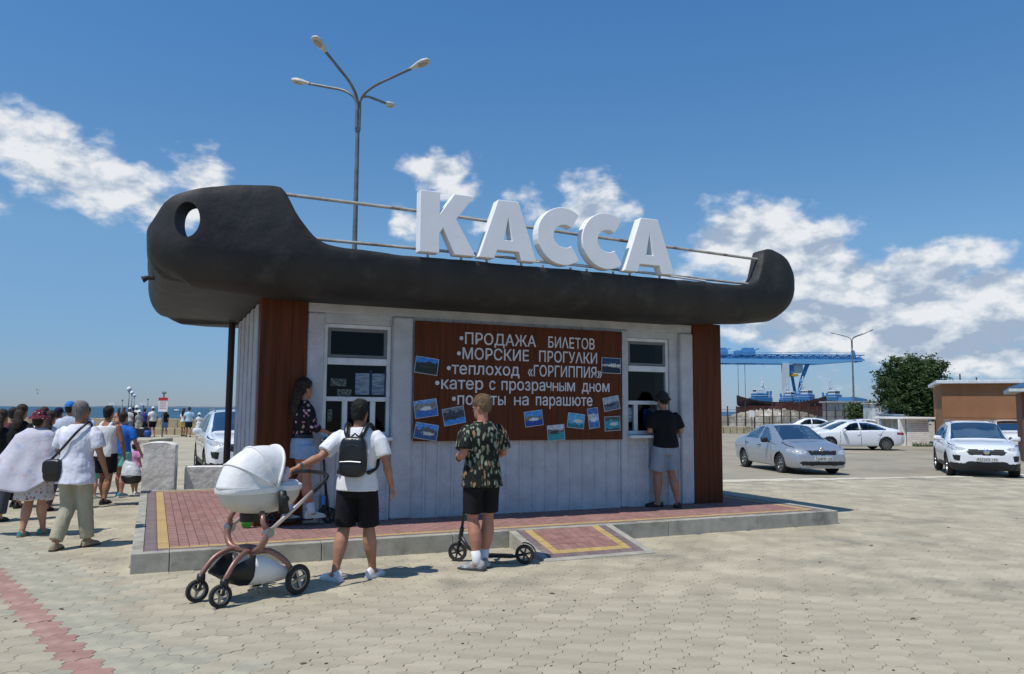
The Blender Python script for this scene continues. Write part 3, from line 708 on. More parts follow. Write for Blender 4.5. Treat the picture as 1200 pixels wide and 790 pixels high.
# ------------------------------------------------------------------ information board
def board():
    Mb = KM @ Matrix.Translation((3.366, 1.425, 1.235)); t = empty('information_board', M=Mb); tag(t, 'wide brown board of white Cyrillic lettering and photo prints on the kiosk front', 'board')
    W, H = 3.335, 1.652
    n = 9
    MB().box((.01, .008, .01), (W - .01, .03, H - .01)).build('backing', m_brown, t)
    for i in range(n): a = W * i / n; MB().box((a + .0006, 0, 0), (a + W / n - .0006, .0075, H)).build('panel', m_brown, t)
    mt = pm('white_lettering', lin((222, 222, 226)), bump=0, rough=.6)
    X = Matrix.Rotation(R(90), 4, 'X')
    S = W / 241.0
    def line(s, px0, px1, zbase, size):
        # px0, px1: share of the board's width
        M = Matrix.Translation((px0 * W, -.004, zbase)) @ X
        text_mesh(s, size, mt, 'lettering', t, M, extrude=.002, bold=.0018, width=(px1 - px0) * W)
    for s, a, b, z, sz in (('•ПРОДАЖА', .195, .555, 1.36, .225), ('БИΛЕТОВ', .615, .852, 1.36, .225), ('•МОРСКИЕ', .185, .52, 1.145, .225), ('ПРОГУΛКИ', .57, .865, 1.145, .225),
                           ('•теплоход', .14, .475, .93, .235), ('«ГОРГИППИЯ»', .515, .89, .93, .225), ('•катер', .09, .305, .72, .235), ('с', .333, .362, .72, .235), ('прозрачным', .39, .75, .72, .235), ('дном', .785, .93, .72, .235),
                           ('•полеты', .165, .41, .505, .235), ('на', .45, .52, .505, .235), ('парашюте', .555, .84, .505, .235)):
        line(s, a, b, z, sz)
    # photo prints
    def photo(px, py, w, h, ang, sky, land, sea, lev=.5, seed=1, mid=.22, label=None):
        me_m = pm('photo_print_%d' % seed, sea, bump=0)
        nt = me_m.node_tree; N, L = nt.nodes, nt.links; b = N['Principled BSDF']; b.inputs['Roughness'].default_value = .35
        tc = N.new('ShaderNodeTexCoord'); sp = N.new('ShaderNodeSeparateXYZ'); L.new(tc.outputs['Object'], sp.inputs[0])
        nz = N.new('ShaderNodeTexNoise'); nz.inputs['Scale'].default_value = 14; nz.inputs['Detail'].default_value = 4; nz.noise_dimensions = '4D'; nz.inputs['W'].default_value = seed; L.new(tc.outputs['Object'], nz.inputs['Vector'])
        ma = N.new('ShaderNodeMath'); ma.operation = 'MULTIPLY_ADD'; L.new(nz.outputs['Fac'], ma.inputs[0]); ma.inputs[1].default_value = .16; L.new(sp.outputs[2], ma.inputs[2])
        cr = N.new('ShaderNodeValToRGB'); mr = N.new('ShaderNodeMapRange'); L.new(ma.outputs[0], mr.inputs[0]); mr.inputs[1].default_value = -h / 2 + .08; mr.inputs[2].default_value = h / 2 + .08; L.new(mr.outputs[0], cr.inputs[0])
        cr.color_ramp.interpolation = 'CONSTANT'; e = cr.color_ramp.elements; e[0].position = 0; e[0].color = (*sea, 1); e[1].position = lev; e[1].color = (*land, 1); q = e.new(min(.97, lev + mid)); q.color = (*sky, 1)
        n2 = N.new('ShaderNodeTexNoise'); n2.inputs['Scale'].default_value = 55; n2.inputs['Detail'].default_value = 3; L.new(tc.outputs['Object'], n2.inputs['Vector'])
        m2 = N.new('ShaderNodeMapRange'); L.new(n2.outputs['Fac'], m2.inputs[0]); m2.inputs[1].default_value = .35; m2.inputs[2].default_value = .65; m2.inputs[3].default_value = .55; m2.inputs[4].default_value = 1.35
        hs = N.new('ShaderNodeHueSaturation'); L.new(cr.outputs[0], hs.inputs['Color']); L.new(m2.outputs[0], hs.inputs['Value']); # a pale boat or house shape near the middle
        vd = N.new('ShaderNodeVectorMath'); vd.operation = 'MULTIPLY'; L.new(tc.outputs['Object'], vd.inputs[0]); vd.inputs[1].default_value = (1 / (w * .33), 0, 1 / (h * .13))
        va = N.new('ShaderNodeVectorMath'); va.operation = 'ADD'; L.new(vd.outputs[0], va.inputs[0]); va.inputs[1].default_value = (.3 * math.sin(seed * 2.1), 0, .5 * math.cos(seed * 1.3) + .3)
        ln = N.new('ShaderNodeVectorMath'); ln.operation = 'LENGTH'; L.new(va.outputs[0], ln.inputs[0])
        n3 = N.new('ShaderNodeTexNoise'); n3.inputs['Scale'].default_value = 30 + seed * 3; L.new(tc.outputs['Object'], n3.inputs['Vector'])
        sm = N.new('ShaderNodeMath'); sm.operation = 'MULTIPLY_ADD'; L.new(n3.outputs['Fac'], sm.inputs[0]); sm.inputs[1].default_value = 1.6; L.new(ln.outputs['Value'], sm.inputs[2])
        lt = N.new('ShaderNodeMath'); lt.operation = 'LESS_THAN'; L.new(sm.outputs[0], lt.inputs[0]); lt.inputs[1].default_value = 1.55
        mx = N.new('ShaderNodeMix'); mx.data_type = 'RGBA'; L.new(lt.outputs[0], mx.inputs[0]); L.new(hs.outputs[0], mx.inputs[6]); mx.inputs[7].default_value = ((.7, .72, .74, 1), (.03, .035, .04, 1), (.62, .6, .55, 1))[seed % 3]
        L.new(mx.outputs[2], b.inputs['Base Color'])
        w, h = w * .93, h * .96; f = MB().box((-w / 2, -.006, -h / 2), (w / 2, -.001, h / 2)).build('photo_print', pm('photo_edge', lin((200, 205, 215)), bump=0), t)
        f.location = (px * W, -.001, (1 - py) * H); f.rotation_euler = (0, R(ang), 0)
        o = MB().box((-w / 2 + .008, -.009, -h / 2 + .008), (w / 2 - .008, -.0062, h / 2 - .008)).build('picture', me_m, f)
    B = lin
    photo(.052, .375, .36, .24, 7, B((60, 130, 210)), B((40, 50, 48)), B((30, 40, 44)), .55, 1, .15)
    photo(.94, .32, .37, .25, 1, B((30, 60, 100)), B((180, 190, 200)), B((16, 34, 60)), .42, 2, .14)
    photo(.052, .73, .36, .25, -8, B((110, 160, 220)), B((130, 130, 130)), B((50, 110, 190)), .4, 3, .4)
    photo(.175, .79, .35, .25, -10, B((120, 130, 140)), B((60, 66, 80)), B((60, 140, 220)), .32, 4, .45)
    photo(.055, .92, .36, .23, 9, B((80, 150, 220)), B((90, 100, 100)), B((50, 90, 140)), .45, 5, .25)
    photo(.545, .81, .32, .235, -7, B((70, 150, 220)), B((120, 120, 90)), B((24, 70, 160)), .42, 6, .22)
    photo(.655, .935, .31, .24, -5, B((190, 200, 210)), B((100, 110, 110)), B((40, 150, 160)), .5, 7, .2)
    photo(.755, .83, .31, .23, 6, B((90, 170, 210)), B((80, 150, 180)), B((20, 120, 140)), .3, 8, .03)
    photo(.845, .805, .2, .32, -8, B((60, 110, 170)), B((170, 190, 210)), B((70, 120, 180)), .4, 9, .3)
    photo(.94, .67, .31, .22, -10, B((160, 175, 185)), B((60, 80, 90)), B((90, 110, 125)), .42, 10, .1)
    photo(.945, .855, .3, .23, -3, B((70, 84, 80)), B((30, 150, 170)), B((60, 70, 70)), .2, 11, .5)
board()
print('kiosk', time.time() - T0)
# ------------------------------------------------------------------ people
SK = {'tan': ((.42, .21, .13), (.33, .155, .09)), 'fair': ((.50, .27, .18), (.42, .21, .14)), 'pink': ((.46, .22, .15), (.38, .17, .11)), 'brown': ((.33, .155, .09), (.24, .105, .06))}
def skin(k): return pm('skin_' + k, *SK[k], sc=7, bump=.08, bsc=50, rough=.55, spec=.35)
def cloth(name, c, c2=None, rough=.85, bump=.5, bsc=13, **k): return pm('cloth_' + name, c, c2, sc=5, rough=rough, bump=bump, bsc=bsc, spec=.2, bd=.03, st=(1, 1, .42), **k)
m_hair = lambda n, c: pm('hair_' + n, c, tuple(v * .45 for v in c), sc=26, st=(3, 3, .6), bump=.9, bsc=60, rough=.5, bd=.012)
CLOUD = bpy.data.textures.new('fold_noise', 'CLOUDS'); CLOUD.noise_scale = .17; CLOUD.noise_depth = 3
STRAND = bpy.data.textures.new('strand_noise', 'CLOUDS'); STRAND.noise_scale = .022; STRAND.noise_depth = 2
def remesh(mb, name, mat, parent, vox, it=3, fold=0, fac=.5, tex=None):
    o = bpy.data.objects.new(name, mb.mesh(name, mat, False)); COL.objects.link(o)
    md = o.modifiers.new('r', 'REMESH'); md.mode = 'VOXEL'; md.voxel_size = vox; md.use_smooth_shade = True
    if it: sm = o.modifiers.new('s', 'SMOOTH'); sm.factor = fac; sm.iterations = it
    if fold:
        d = o.modifiers.new('d', 'DISPLACE'); d.texture = tex or CLOUD; d.strength = fold; d.mid_level = .5; d.texture_coords = 'LOCAL'
    bake(o); o.data.materials.clear(); o.data.materials.append(mat); o.data.polygons.foreach_set('use_smooth', [True] * len(o.data.polygons))
    o.parent = parent; return o
def lerp(a, b, t): return Vector(a) + (Vector(b) - Vector(a)) * t

class Person:
    """a figure in a 1.75 m frame: x to its right, y ahead, z up"""
    def __init__(s, label, loc, yaw, h, sk='tan', vox=.02, pose=None, group=None, female=False, cat='person', child=False, fingers=True, grip=None):
        s.root = empty('person', loc, yaw, label, cat, group); s.k = h / 1.75; s.root.scale = (s.k,) * 3
        s.vox = vox / 1.0; s.f = female; s.sk = skin(sk); s.child = child; s.fing = fingers; s.grip = grip or {}
        p = dict(lh=(-.09, 0, .92), rh=(.09, 0, .92), lk=(-.10, .015, .50), rk=(.10, .015, .50), la=(-.11, -.01, .085), ra=(.11, -.01, .085), lt=None, rt=None,
                 ls=(-.185, 0, 1.392), rs=(.185, 0, 1.392), le=(-.25, -.03, 1.13), re=(.25, -.03, 1.13), lw=(-.27, .07, .89), rw=(.27, .07, .89), lean=(0, 0), head=0, nod=0, lift=(0, 0))
        if female: p.update(ls=(-.155, 0, 1.388), rs=(.155, 0, 1.388), le=(-.21, -.03, 1.13), re=(.21, -.03, 1.13), lw=(-.23, .07, .89), rw=(.23, .07, .89))
        p.update(pose or {}); s.p = p
        s.p['ls'] = s.sh(p['ls']); s.p['rs'] = s.sh(p['rs'])
        s.body()
    def sh(s, q):                                              # lean of the upper body
        q = Vector(q); lx, ly = s.p['lean']; t = max(0, q.z - .95); return Vector((q.x + lx * t, q.y + ly * t, q.z))
    def torso_rows(s):
        if s.f: r = [(.80, .10, .085), (.86, .155, .11), (.93, .168, .118), (1.01, .148, .105), (1.10, .122, .09), (1.18, .128, .095), (1.27, .145, .112), (1.34, .152, .1), (1.39, .14, .084), (1.42, .108, .07), (1.45, .07, .058), (1.475, .05, .05)]
        else: r = [(.80, .10, .09), (.86, .15, .115), (.93, .165, .122), (1.01, .158, .118), (1.10, .152, .112), (1.2, .165, .115), (1.29, .18, .122), (1.36, .186, .112), (1.40, .172, .098), (1.435, .125, .08), (1.46, .085, .068), (1.485, .06, .058)]
        return r
    def rows(s, grow=0, z0=None, z1=None, hem=0, back=0):
        out = []
        T = s.torso_rows(); zs = [t[0] for t in T]
        tx = [(t[0], t[1]) for t in T]; ty = [(t[0], t[2]) for t in T]
        lo, hi = (z0 if z0 is not None else zs[0]), (z1 if z1 is not None else zs[-1])
        n = 16
        for i in range(n + 1):
            z = lo + (hi - lo) * i / n; x, y = interp(tx, z), interp(ty, z)
            if z < .9: x, y = max(x, interp(tx, .92)), max(y, interp(ty, .92))
            g = grow + hem * max(0, 1 - (z - lo) / .35) ** 1.3
            c = s.sh((0, -.005, z)); out.append((z, x + g, y + g * .9, c.x, c.y))
        return out
    def limb(s, mb, a, b, c, ra, rb, rc, n=12, calf=None, to=1.0):
        """upper a-b, lower b-c; 'to' in 0..2 cuts it short"""
        pts, rad = [], []
        a, b, c = Vector(a), Vector(b), Vector(c)
        for i in range(13):
            t = i / 6
            if t > to + 1e-6: break
            if t <= 1: q = a.lerp(b, t); r = ra + (rb - ra) * t + (.006 * math.sin(math.pi * t))
            else:
                u = t - 1; q = b.lerp(c, u); r = rb + (rc - rb) * u
                if calf: r += calf * math.sin(math.pi * min(1, u * 1.25)) ** 1.5; q = q + Vector((0, -calf * .8 * math.sin(math.pi * min(1, u * 1.3)), 0))
            pts.append(q); rad.append(r)
        if to - int(to) > 0 and len(pts) < 13:
            pass
        mb.tube(pts, rad, n)
    def hand(s, mb, e, w, side):
        d = (Vector(w) - Vector(e)).normalized(); g = s.grip.get(side)
        n = Vector((-1 if side == 'r' else 1, .15, 0)); n = (n - d * n.dot(d)).normalized() if g is None else (Vector(g[0]) - d * Vector(g[0]).dot(d)).normalized()
        curl = .5 if g is None else g[1]
        q = d.cross(n).normalized()
        if q.y < 0 and g is None: q = -q                       # thumb side ahead
        elif g is not None and q.dot(Vector(g[2])) < 0: q = -q
        w = Vector(w)
        if not s.fing:
            mb.tube([w, w + d * .06, w + d * .13 + n * .02, w + d * .16 + n * .035], [.03, .037, .028, .014], 8); return
        mb.tube([w - d * .01, w + d * .04, w + d * .085], [.027, .034, .036], 10, flat=(n, .5))
        for i, (L, off) in enumerate(((.07, .030), (.079, .0105), (.074, -.009), (.058, -.028))):
            p0 = w + d * .078 + q * off; a = 0; P = [w + d * .05 + q * off * .8, p0]; dirv = d
            for j, fr in enumerate((.45, .32, .23)):
                a += curl * (.9 if j else .7); dirv = (d * math.cos(a) + n * math.sin(a) + q * off * 1.6 * (1 - min(1, curl))).normalized(); P.append(P[-1] + dirv * L * fr)
            mb.tube(P, [.010, .0098, .0092, .0085, .0065], 7)
        tb = w + d * .028 + q * .028; mb.tube([tb - q * .012, tb + q * .016 + d * .02 + n * .012, tb + q * .022 + d * .045 + n * .026 * (1 + curl), tb + q * .018 + d * .062 + n * .04 * (1 + curl)], [.014, .012, .0105, .007], 7)
    def head_M(s):
        c = s.sh((0, .012, 1.625)); return Matrix.Translation(c) @ Matrix.Rotation(s.p['head'], 4, 'Z') @ Matrix.Rotation(s.p['nod'], 4, 'X')
    def body(s):
        p = s.p; mb = MB()
        mb.stack(s.rows(-.006, .83, 1.475 if s.f else 1.485), 20)
        n0, n1 = s.sh((0, -.01, 1.44)), s.sh((0, .005, 1.57)); mb.tube([n0, n1], [.058 if not s.f else .047, .054 if not s.f else .044], 12)
        H = s.head_M(); k = 1.0 if not s.child else 1.3; hh = k
        rows = [(-.122, .030, .035, .052), (-.108, .046, .055, .036), (-.08, .058, .074, .022), (-.045, .066, .086, .010), (-.01, .071, .093, .002), (.03, .0755, .098, -.004), (.065, .0735, .094, -.006), (.095, .061, .078, -.008), (.115, .038, .05, -.008), (.123, .012, .018, -.008)]
        HS = Matrix.Diagonal((hh, hh, hh, 1))
        mb.stack([(z, x, y, 0, cy) for z, x, y, cy in rows], 18, H @ HS)
        mb.tube([H @ HS @ Vector(q) for q in ((0, .085, .012), (0, .098, -.01), (0, .112, -.028), (0, .092, -.036))], [.008, .011, .015, .008], 8)   # nose
        for sx in (-1, 1):
            mb.ell(H @ HS @ Vector((sx * .074, -.005, -.012)), (.010, .020, .032), 8, 6, (H @ HS).to_3x3() @ Matrix.Rotation(sx * .3, 3, 'Z'))
            mb.ell(H @ HS @ Vector((sx * .032, .078, .022)), (.022, .016, .008), 8, 6, H.to_3x3())                              # brow
        mb.ell(H @ HS @ Vector((0, .083, -.062)), (.026, .012, .011), 8, 6, H.to_3x3())                                          # lips
        mb.ell(H @ HS @ Vector((0, .073, -.098)), (.022, .018, .016), 8, 6, H.to_3x3())                                          # chin
        aw = .8 if s.f else 1
        for sd in 'lr':
            S, E, W = p[sd + 's'], Vector(p[sd + 'e']), Vector(p[sd + 'w'])
            mb.ell(S + Vector((0, 0, -.012)), (.053 * aw, .053 * aw, .053 * aw), 10, 7)
            s.limb(mb, S, E, W, .052 * aw, .040 * aw, .028 * aw, to=2, calf=None)
            mb.tube([lerp(E, W, .05), lerp(E, W, .3), lerp(E, W, .6)], [.036 * aw, .045 * aw, .034 * aw], 10)
            s.hand(mb, E, W, sd)
            Hh, K, A = p[sd + 'h'], Vector(p[sd + 'k']), Vector(p[sd + 'a'])
            s.limb(mb, Hh, K, A, .088, .056, .038, calf=.02, to=2, n=14)
            mb.ell(K + Vector((0, .012, 0)), (.05, .052, .06), 10, 7)
            d = s.toe(sd); mb.tube([A + d * -.055 + Vector((0, 0, -.045)), A + Vector((0, 0, -.035)), A + d * .09 + Vector((0, 0, -.052)), A + d * .17 + Vector((0, 0, -.062))], [.032, .042, .036, .02], 10)
        s.body_o = remesh(mb, 'body', s.sk, s.root, s.vox, 3)
        # eyes
        me = pm('eye_white', (.7, .68, .64), bump=0, rough=.25); md = pm('eye_dark', (.02, .012, .008), bump=0, rough=.2)
        if s.vox < .012:
            for sx in (-1, 1):
                e = MB().ell(H @ Vector((sx * .032, .083, .004)), (.013, .010, .008), 10, 7, H.to_3x3()).build('eye', me, s.body_o, True)
                MB().ell(H @ Vector((sx * .032, .092, .004)), (.0055, .003, .0055), 8, 6, H.to_3x3()).build('iris', md, e, True) if False else None
    def toe(s, sd):
        d = s.p[sd + 't'];
        if d is None: d = (-.12 if sd == 'l' else .12, 1, 0)
        return Vector(d).normalized()
    # ---- clothing
    def shirt(s, mat, z0=.86, sleeve=.75, grow=.018, hem=.02, name='shirt', arm=.02, fold=.012, neck=None, tank=False, vox=None):
        mb = MB(); zt = neck or (1.47 if s.f else 1.478)
        mb.stack(s.rows(grow, z0, zt if not tank else 1.40, hem), 22)
        if tank:
            for sx in (-1, 1):
                a = s.sh((sx * .095, 0, 1.40)); mb.tube([s.sh((sx * .10, -.085, 1.33)), s.sh((sx * .088, -.06, 1.43)), s.sh((sx * .085, 0, 1.462)), s.sh((sx * .088, .06, 1.43)), s.sh((sx * .1, .09, 1.33))], [.03] * 5, 8)
        if sleeve:
            for sd in 'lr':
                S, E, W = s.p[sd + 's'], Vector(s.p[sd + 'e']), Vector(s.p[sd + 'w']); aw = .8 if s.f else 1
                mb.ell(S + Vector((0, 0, -.012)), ((.054 + arm * .45) * aw,) * 3, 12, 8)
                inn = lerp(S, (0, S.y, S.z - .05), .35)
                q = min(sleeve, 1); pts = [inn, S] + [lerp(S, E, q * i / 5) for i in range(1, 6)]; rr_ = [.05, (.05 + arm * .5) * aw] + [(.056 - .012 * q * i / 5 + arm * (1 + .35 * i / 5)) * aw for i in range(1, 6)]
                if sleeve > 1: pts += [lerp(E, W, (sleeve - 1) * i / 4) for i in range(1, 5)]; rr_ += [(.046 - .008 * i / 4 + arm) * aw for i in range(1, 5)]
                mb.tube(pts, rr_, 12)
        o = remesh(mb, name, mat, s.root, vox or s.vox * 1.25, 2, fold); return o
    def shorts(s, mat, to=.85, grow=.028, name='shorts', ztop=1.0, fold=.012, flare=.02):
        mb = MB(); mb.stack(s.rows(grow * .6, .795, ztop), 20)
        for sd in 'lr':
            H, K, A = Vector(s.p[sd + 'h']), Vector(s.p[sd + 'k']), Vector(s.p[sd + 'a'])
            pts, rr_ = [], []
            n = 9
            for i in range(n + 1):
                t = to * i / n; q = H.lerp(K, t) if t <= 1 else K.lerp(A, t - 1)
                r = (.092 - .026 * min(t, 1) - .02 * max(0, t - 1)) + grow + flare * i / n
                pts.append(q + Vector((0, -.012 * max(0, t - 1), 0))); rr_.append(r)
            mb.tube(pts, rr_, 14)
        return remesh(mb, name, mat, s.root, s.vox * 1.25, 2, fold)
    def skirt(s, mat, z0=.5, z1=1.0, r0=.27, name='skirt', fold=.03):
        mb = MB(); rows = []
        for i in range(9):
            t = i / 8; z = z1 + (z0 - z1) * t; x = .15 + (r0 - .15) * t ** .8; rows.append((z, x, x * .8, 0, 0))
        mb.stack(rows[::-1], 24); return remesh(mb, name, mat, s.root, s.vox * 1.25, 2, fold)
    def shoes(s, mat, sole=None, L=1.0, strap=False):
        for sd in 'lr':
            A = Vector(s.p[sd + 'a']); d = s.toe(sd); z = A.z - .085
            side = Vector((d.y, -d.x, 0)).normalized(); base = Vector((A.x, A.y, 0)); up = Vector((0, 0, 1))
            pitch = (s.p.get(sd + 'pitch') or 0)
            def P(f, w, h):
                zz = h + z
                if pitch: zz = z + h + max(0, (.09 - f)) * pitch
                return base + d * f + side * w + up * zz
            rings = []; prof = [(-.088, .024, .045), (-.075, .036, .085), (-.04, .04, .098 if not strap else .03), (0, .041, .092 if not strap else .025), (.04, .043, .078), (.08, .047, .064), (.12, .048, .052), (.155, .042, .042), (.18, .026, .028)]
            for f, w, h in prof: rings.append([P(f * L, w * math.cos(t) * (1 if math.sin(t) > 0 else 1), .012 + max(0, math.sin(t)) * h * .95 - (.004 if math.sin(t) < -.1 else 0)) for t in [2 * math.pi * k / 14 for k in range(14)]])
            o = MB().loft(rings).build('shoe', mat, s.root, smooth=60)
            rs = []
            for f, w, h in prof: rs.append([P(f * 1.03 * L, w * 1.1, 0.001), P(f * 1.03 * L, w * 1.12, .02), P(f * 1.03 * L, -w * 1.12, .02), P(f * 1.03 * L, -w * 1.1, .001)])
            MB().loft(rs).build('sole', sole or mat, o, smooth=40)
    def socks(s, mat, top=.2):
        for sd in 'lr':
            K, A = Vector(s.p[sd + 'k']), Vector(s.p[sd + 'a']); a = A + Vector((0, 0, -.03)); b = A + (K - A) * ((top - .085) / .42)
            MB().tube([a, A, b], [.046, .046, .05], 14).build('sock', mat, s.root, True)
    def hair(s, mat, long=0, fold=.02, vol=1.0, name='hair', low=-.05):
        H = s.head_M(); k = 1.3 if s.child else 1; mb = MB(); S = Matrix.Diagonal((k, k, k, 1))
        rows = [(low - .03, .045, .03, -.062), (low, .066, .056, -.044), (0, .079, .082, -.024), (.04, .085, .099, -.013), (.075, .083, .1, -.012), (.105, .068, .083, -.01), (.128, .042, .052, -.008), (.138, .012, .016, -.008)]
        mb.stack([(z * (1 + .04 * (vol - 1)), x * vol, y * vol, 0, cy) for z, x, y, cy in rows], 18, H @ S)
        if long:
            c = [H @ Vector(q) for q in ((0, -.05, .06), (0, -.092, -.02), (0, -.108, -.12))] + [s.sh((0, -.115, 1.45 - long * t)) for t in (.3, .7, 1)]
            mb.tube(c, [.06, .078, .082, .085, .07, .03], 12, flat=(Vector((0, 1, 0)), .6))
        o = remesh(mb, name, mat, s.root, max(.0075, s.vox * .8), 1, fold, tex=STRAND)
        if s.vox < .0125:                                      # loose strands along the surface
            rr_ = random.Random(len(o.data.vertices)); V, F = [], []; vs = o.data.vertices; zmin = min(v.co.z for v in vs)
            for k in range(900):
                v = vs[rr_.randrange(len(vs))]; n = v.normal; g = Vector((rr_.gauss(0, .35), rr_.gauss(-.1, .35), -.75 - (.6 if long else 0))); g = (g - n * g.dot(n)).normalized(); w = n.cross(g).normalized() * .0013; L = rr_.uniform(.02, .045) * (1.8 if long else 1); b = len(V)
                for j in range(4): t = j / 3; p = v.co + n * (-.002 + .011 * math.sin(t * 2.2) * rr_.uniform(.6, 1.2)) + g * L * t; V += [p - w * (1.1 - t), p + w * (1.1 - t)]
                F += [(b + 2 * j, b + 2 * j + 1, b + 2 * j + 3, b + 2 * j + 2) for j in range(3)]
            tag(MB().add(V, F).build('hair_strands', mat, o, True, fix=False), kind='stuff')
        return o
    def hat(s, mat, kind='cap', brim=.05, name='hat'):
        H = s.head_M(); k = 1.3 if s.child else 1; S = H @ Matrix.Diagonal((k, k, k, 1)); mb = MB()
        mb.stack([(.035, .089, .11, 0, -.008), (.07, .09, .109, 0, -.01), (.105, .078, .094, 0, -.01), (.13, .055, .065, 0, -.01), (.145, .02, .024, 0, -.01)], 20, S)
        if kind == 'bucket':
            mb.stack([(.0, .09 + brim, .11 + brim, 0, -.008), (.008, .09 + brim, .11 + brim, 0, -.008), (.055, .092, .112, 0, -.008)], 24, S)
        else:
            mb.add([S @ Vector(q) for q in ((-.07, .07, .04), (.07, .07, .04), (.06, .16, .022), (-.06, .16, .022), (-.07, .07, .05), (.07, .07, .05), (.06, .16, .03), (-.06, .16, .03))], [(0, 1, 2, 3), (7, 6, 5, 4), (0, 4, 5, 1), (1, 5, 6, 2), (2, 6, 7, 3), (3, 7, 4, 0)])
        return mb.build(name, mat, s.root, smooth=50)
    def belt(s, mat, z=1.0, h=.04, grow=.024):
        MB().stack(s.rows(grow, z, z + h), 22).build('belt', mat, s.root, smooth=50)
    def band(s, mat, sd, r=.034, wd=.025, back=.02):
        E, W = Vector(s.p[sd + 'e']), Vector(s.p[sd + 'w']); d = (W - E).normalized(); MB().tube([W - d * (back + wd), W - d * back], r, 14).build('wristband', mat, s.root, smooth=40)
BLACK = (.012, .012, .013); WHITE = (.78, .78, .79)
m_wcloth = cloth('white', WHITE, (.68, .68, .70)); m_bcloth = cloth('black', (.014, .014, .016), (.008, .008, .009)); m_navy = cloth('navy', lin((32, 38, 62))); m_denim = cloth('denim', lin((164, 186, 208)), lin((128, 154, 184)), bsc=40)
m_wshoe = pm('white_shoe', (.72, .70, .66), (.6, .58, .54), bump=.1, rough=.6); m_kshoe = pm('black_shoe', BLACK, bump=.1, rough=.55); m_sock = pm('white_sock', (.76, .76, .78), bump=.3, bsc=90)
m_leather = pm('black_leather', (.014, .014, .015), (.008, .008, .008), sc=8, bump=.35, bsc=50, rough=.32, spec=.5)
h_black = m_hair('black', (.012, .01, .009)); h_brown = m_hair('brown', (.045, .025, .014)); h_blond = m_hair('blond', (.26, .16, .08)); h_grey = m_hair('grey', (.30, .28, .26))

def bag_box(mb, c, r, M=None, p=4):
    """rounded box (superellipsoid)"""
    rings = []; nu, nv = 20, 12
    f = lambda x, e: math.copysign(abs(x) ** e, x)
    for i in range(nv + 1):
        t = -math.pi / 2 + math.pi * i / nv; t = max(min(t, 1.55), -1.55); ring = []
        for j in range(nu):
            a = 2 * math.pi * j / nu; e = 2 / p; q = Vector((r[0] * f(math.cos(t), e) * f(math.cos(a), e), r[1] * f(math.cos(t), e) * f(math.sin(a), e), r[2] * f(math.sin(t), e)))
            ring.append(Vector(c) + (M @ q if M else q))
        rings.append(ring)
    mb.loft(rings); return mb

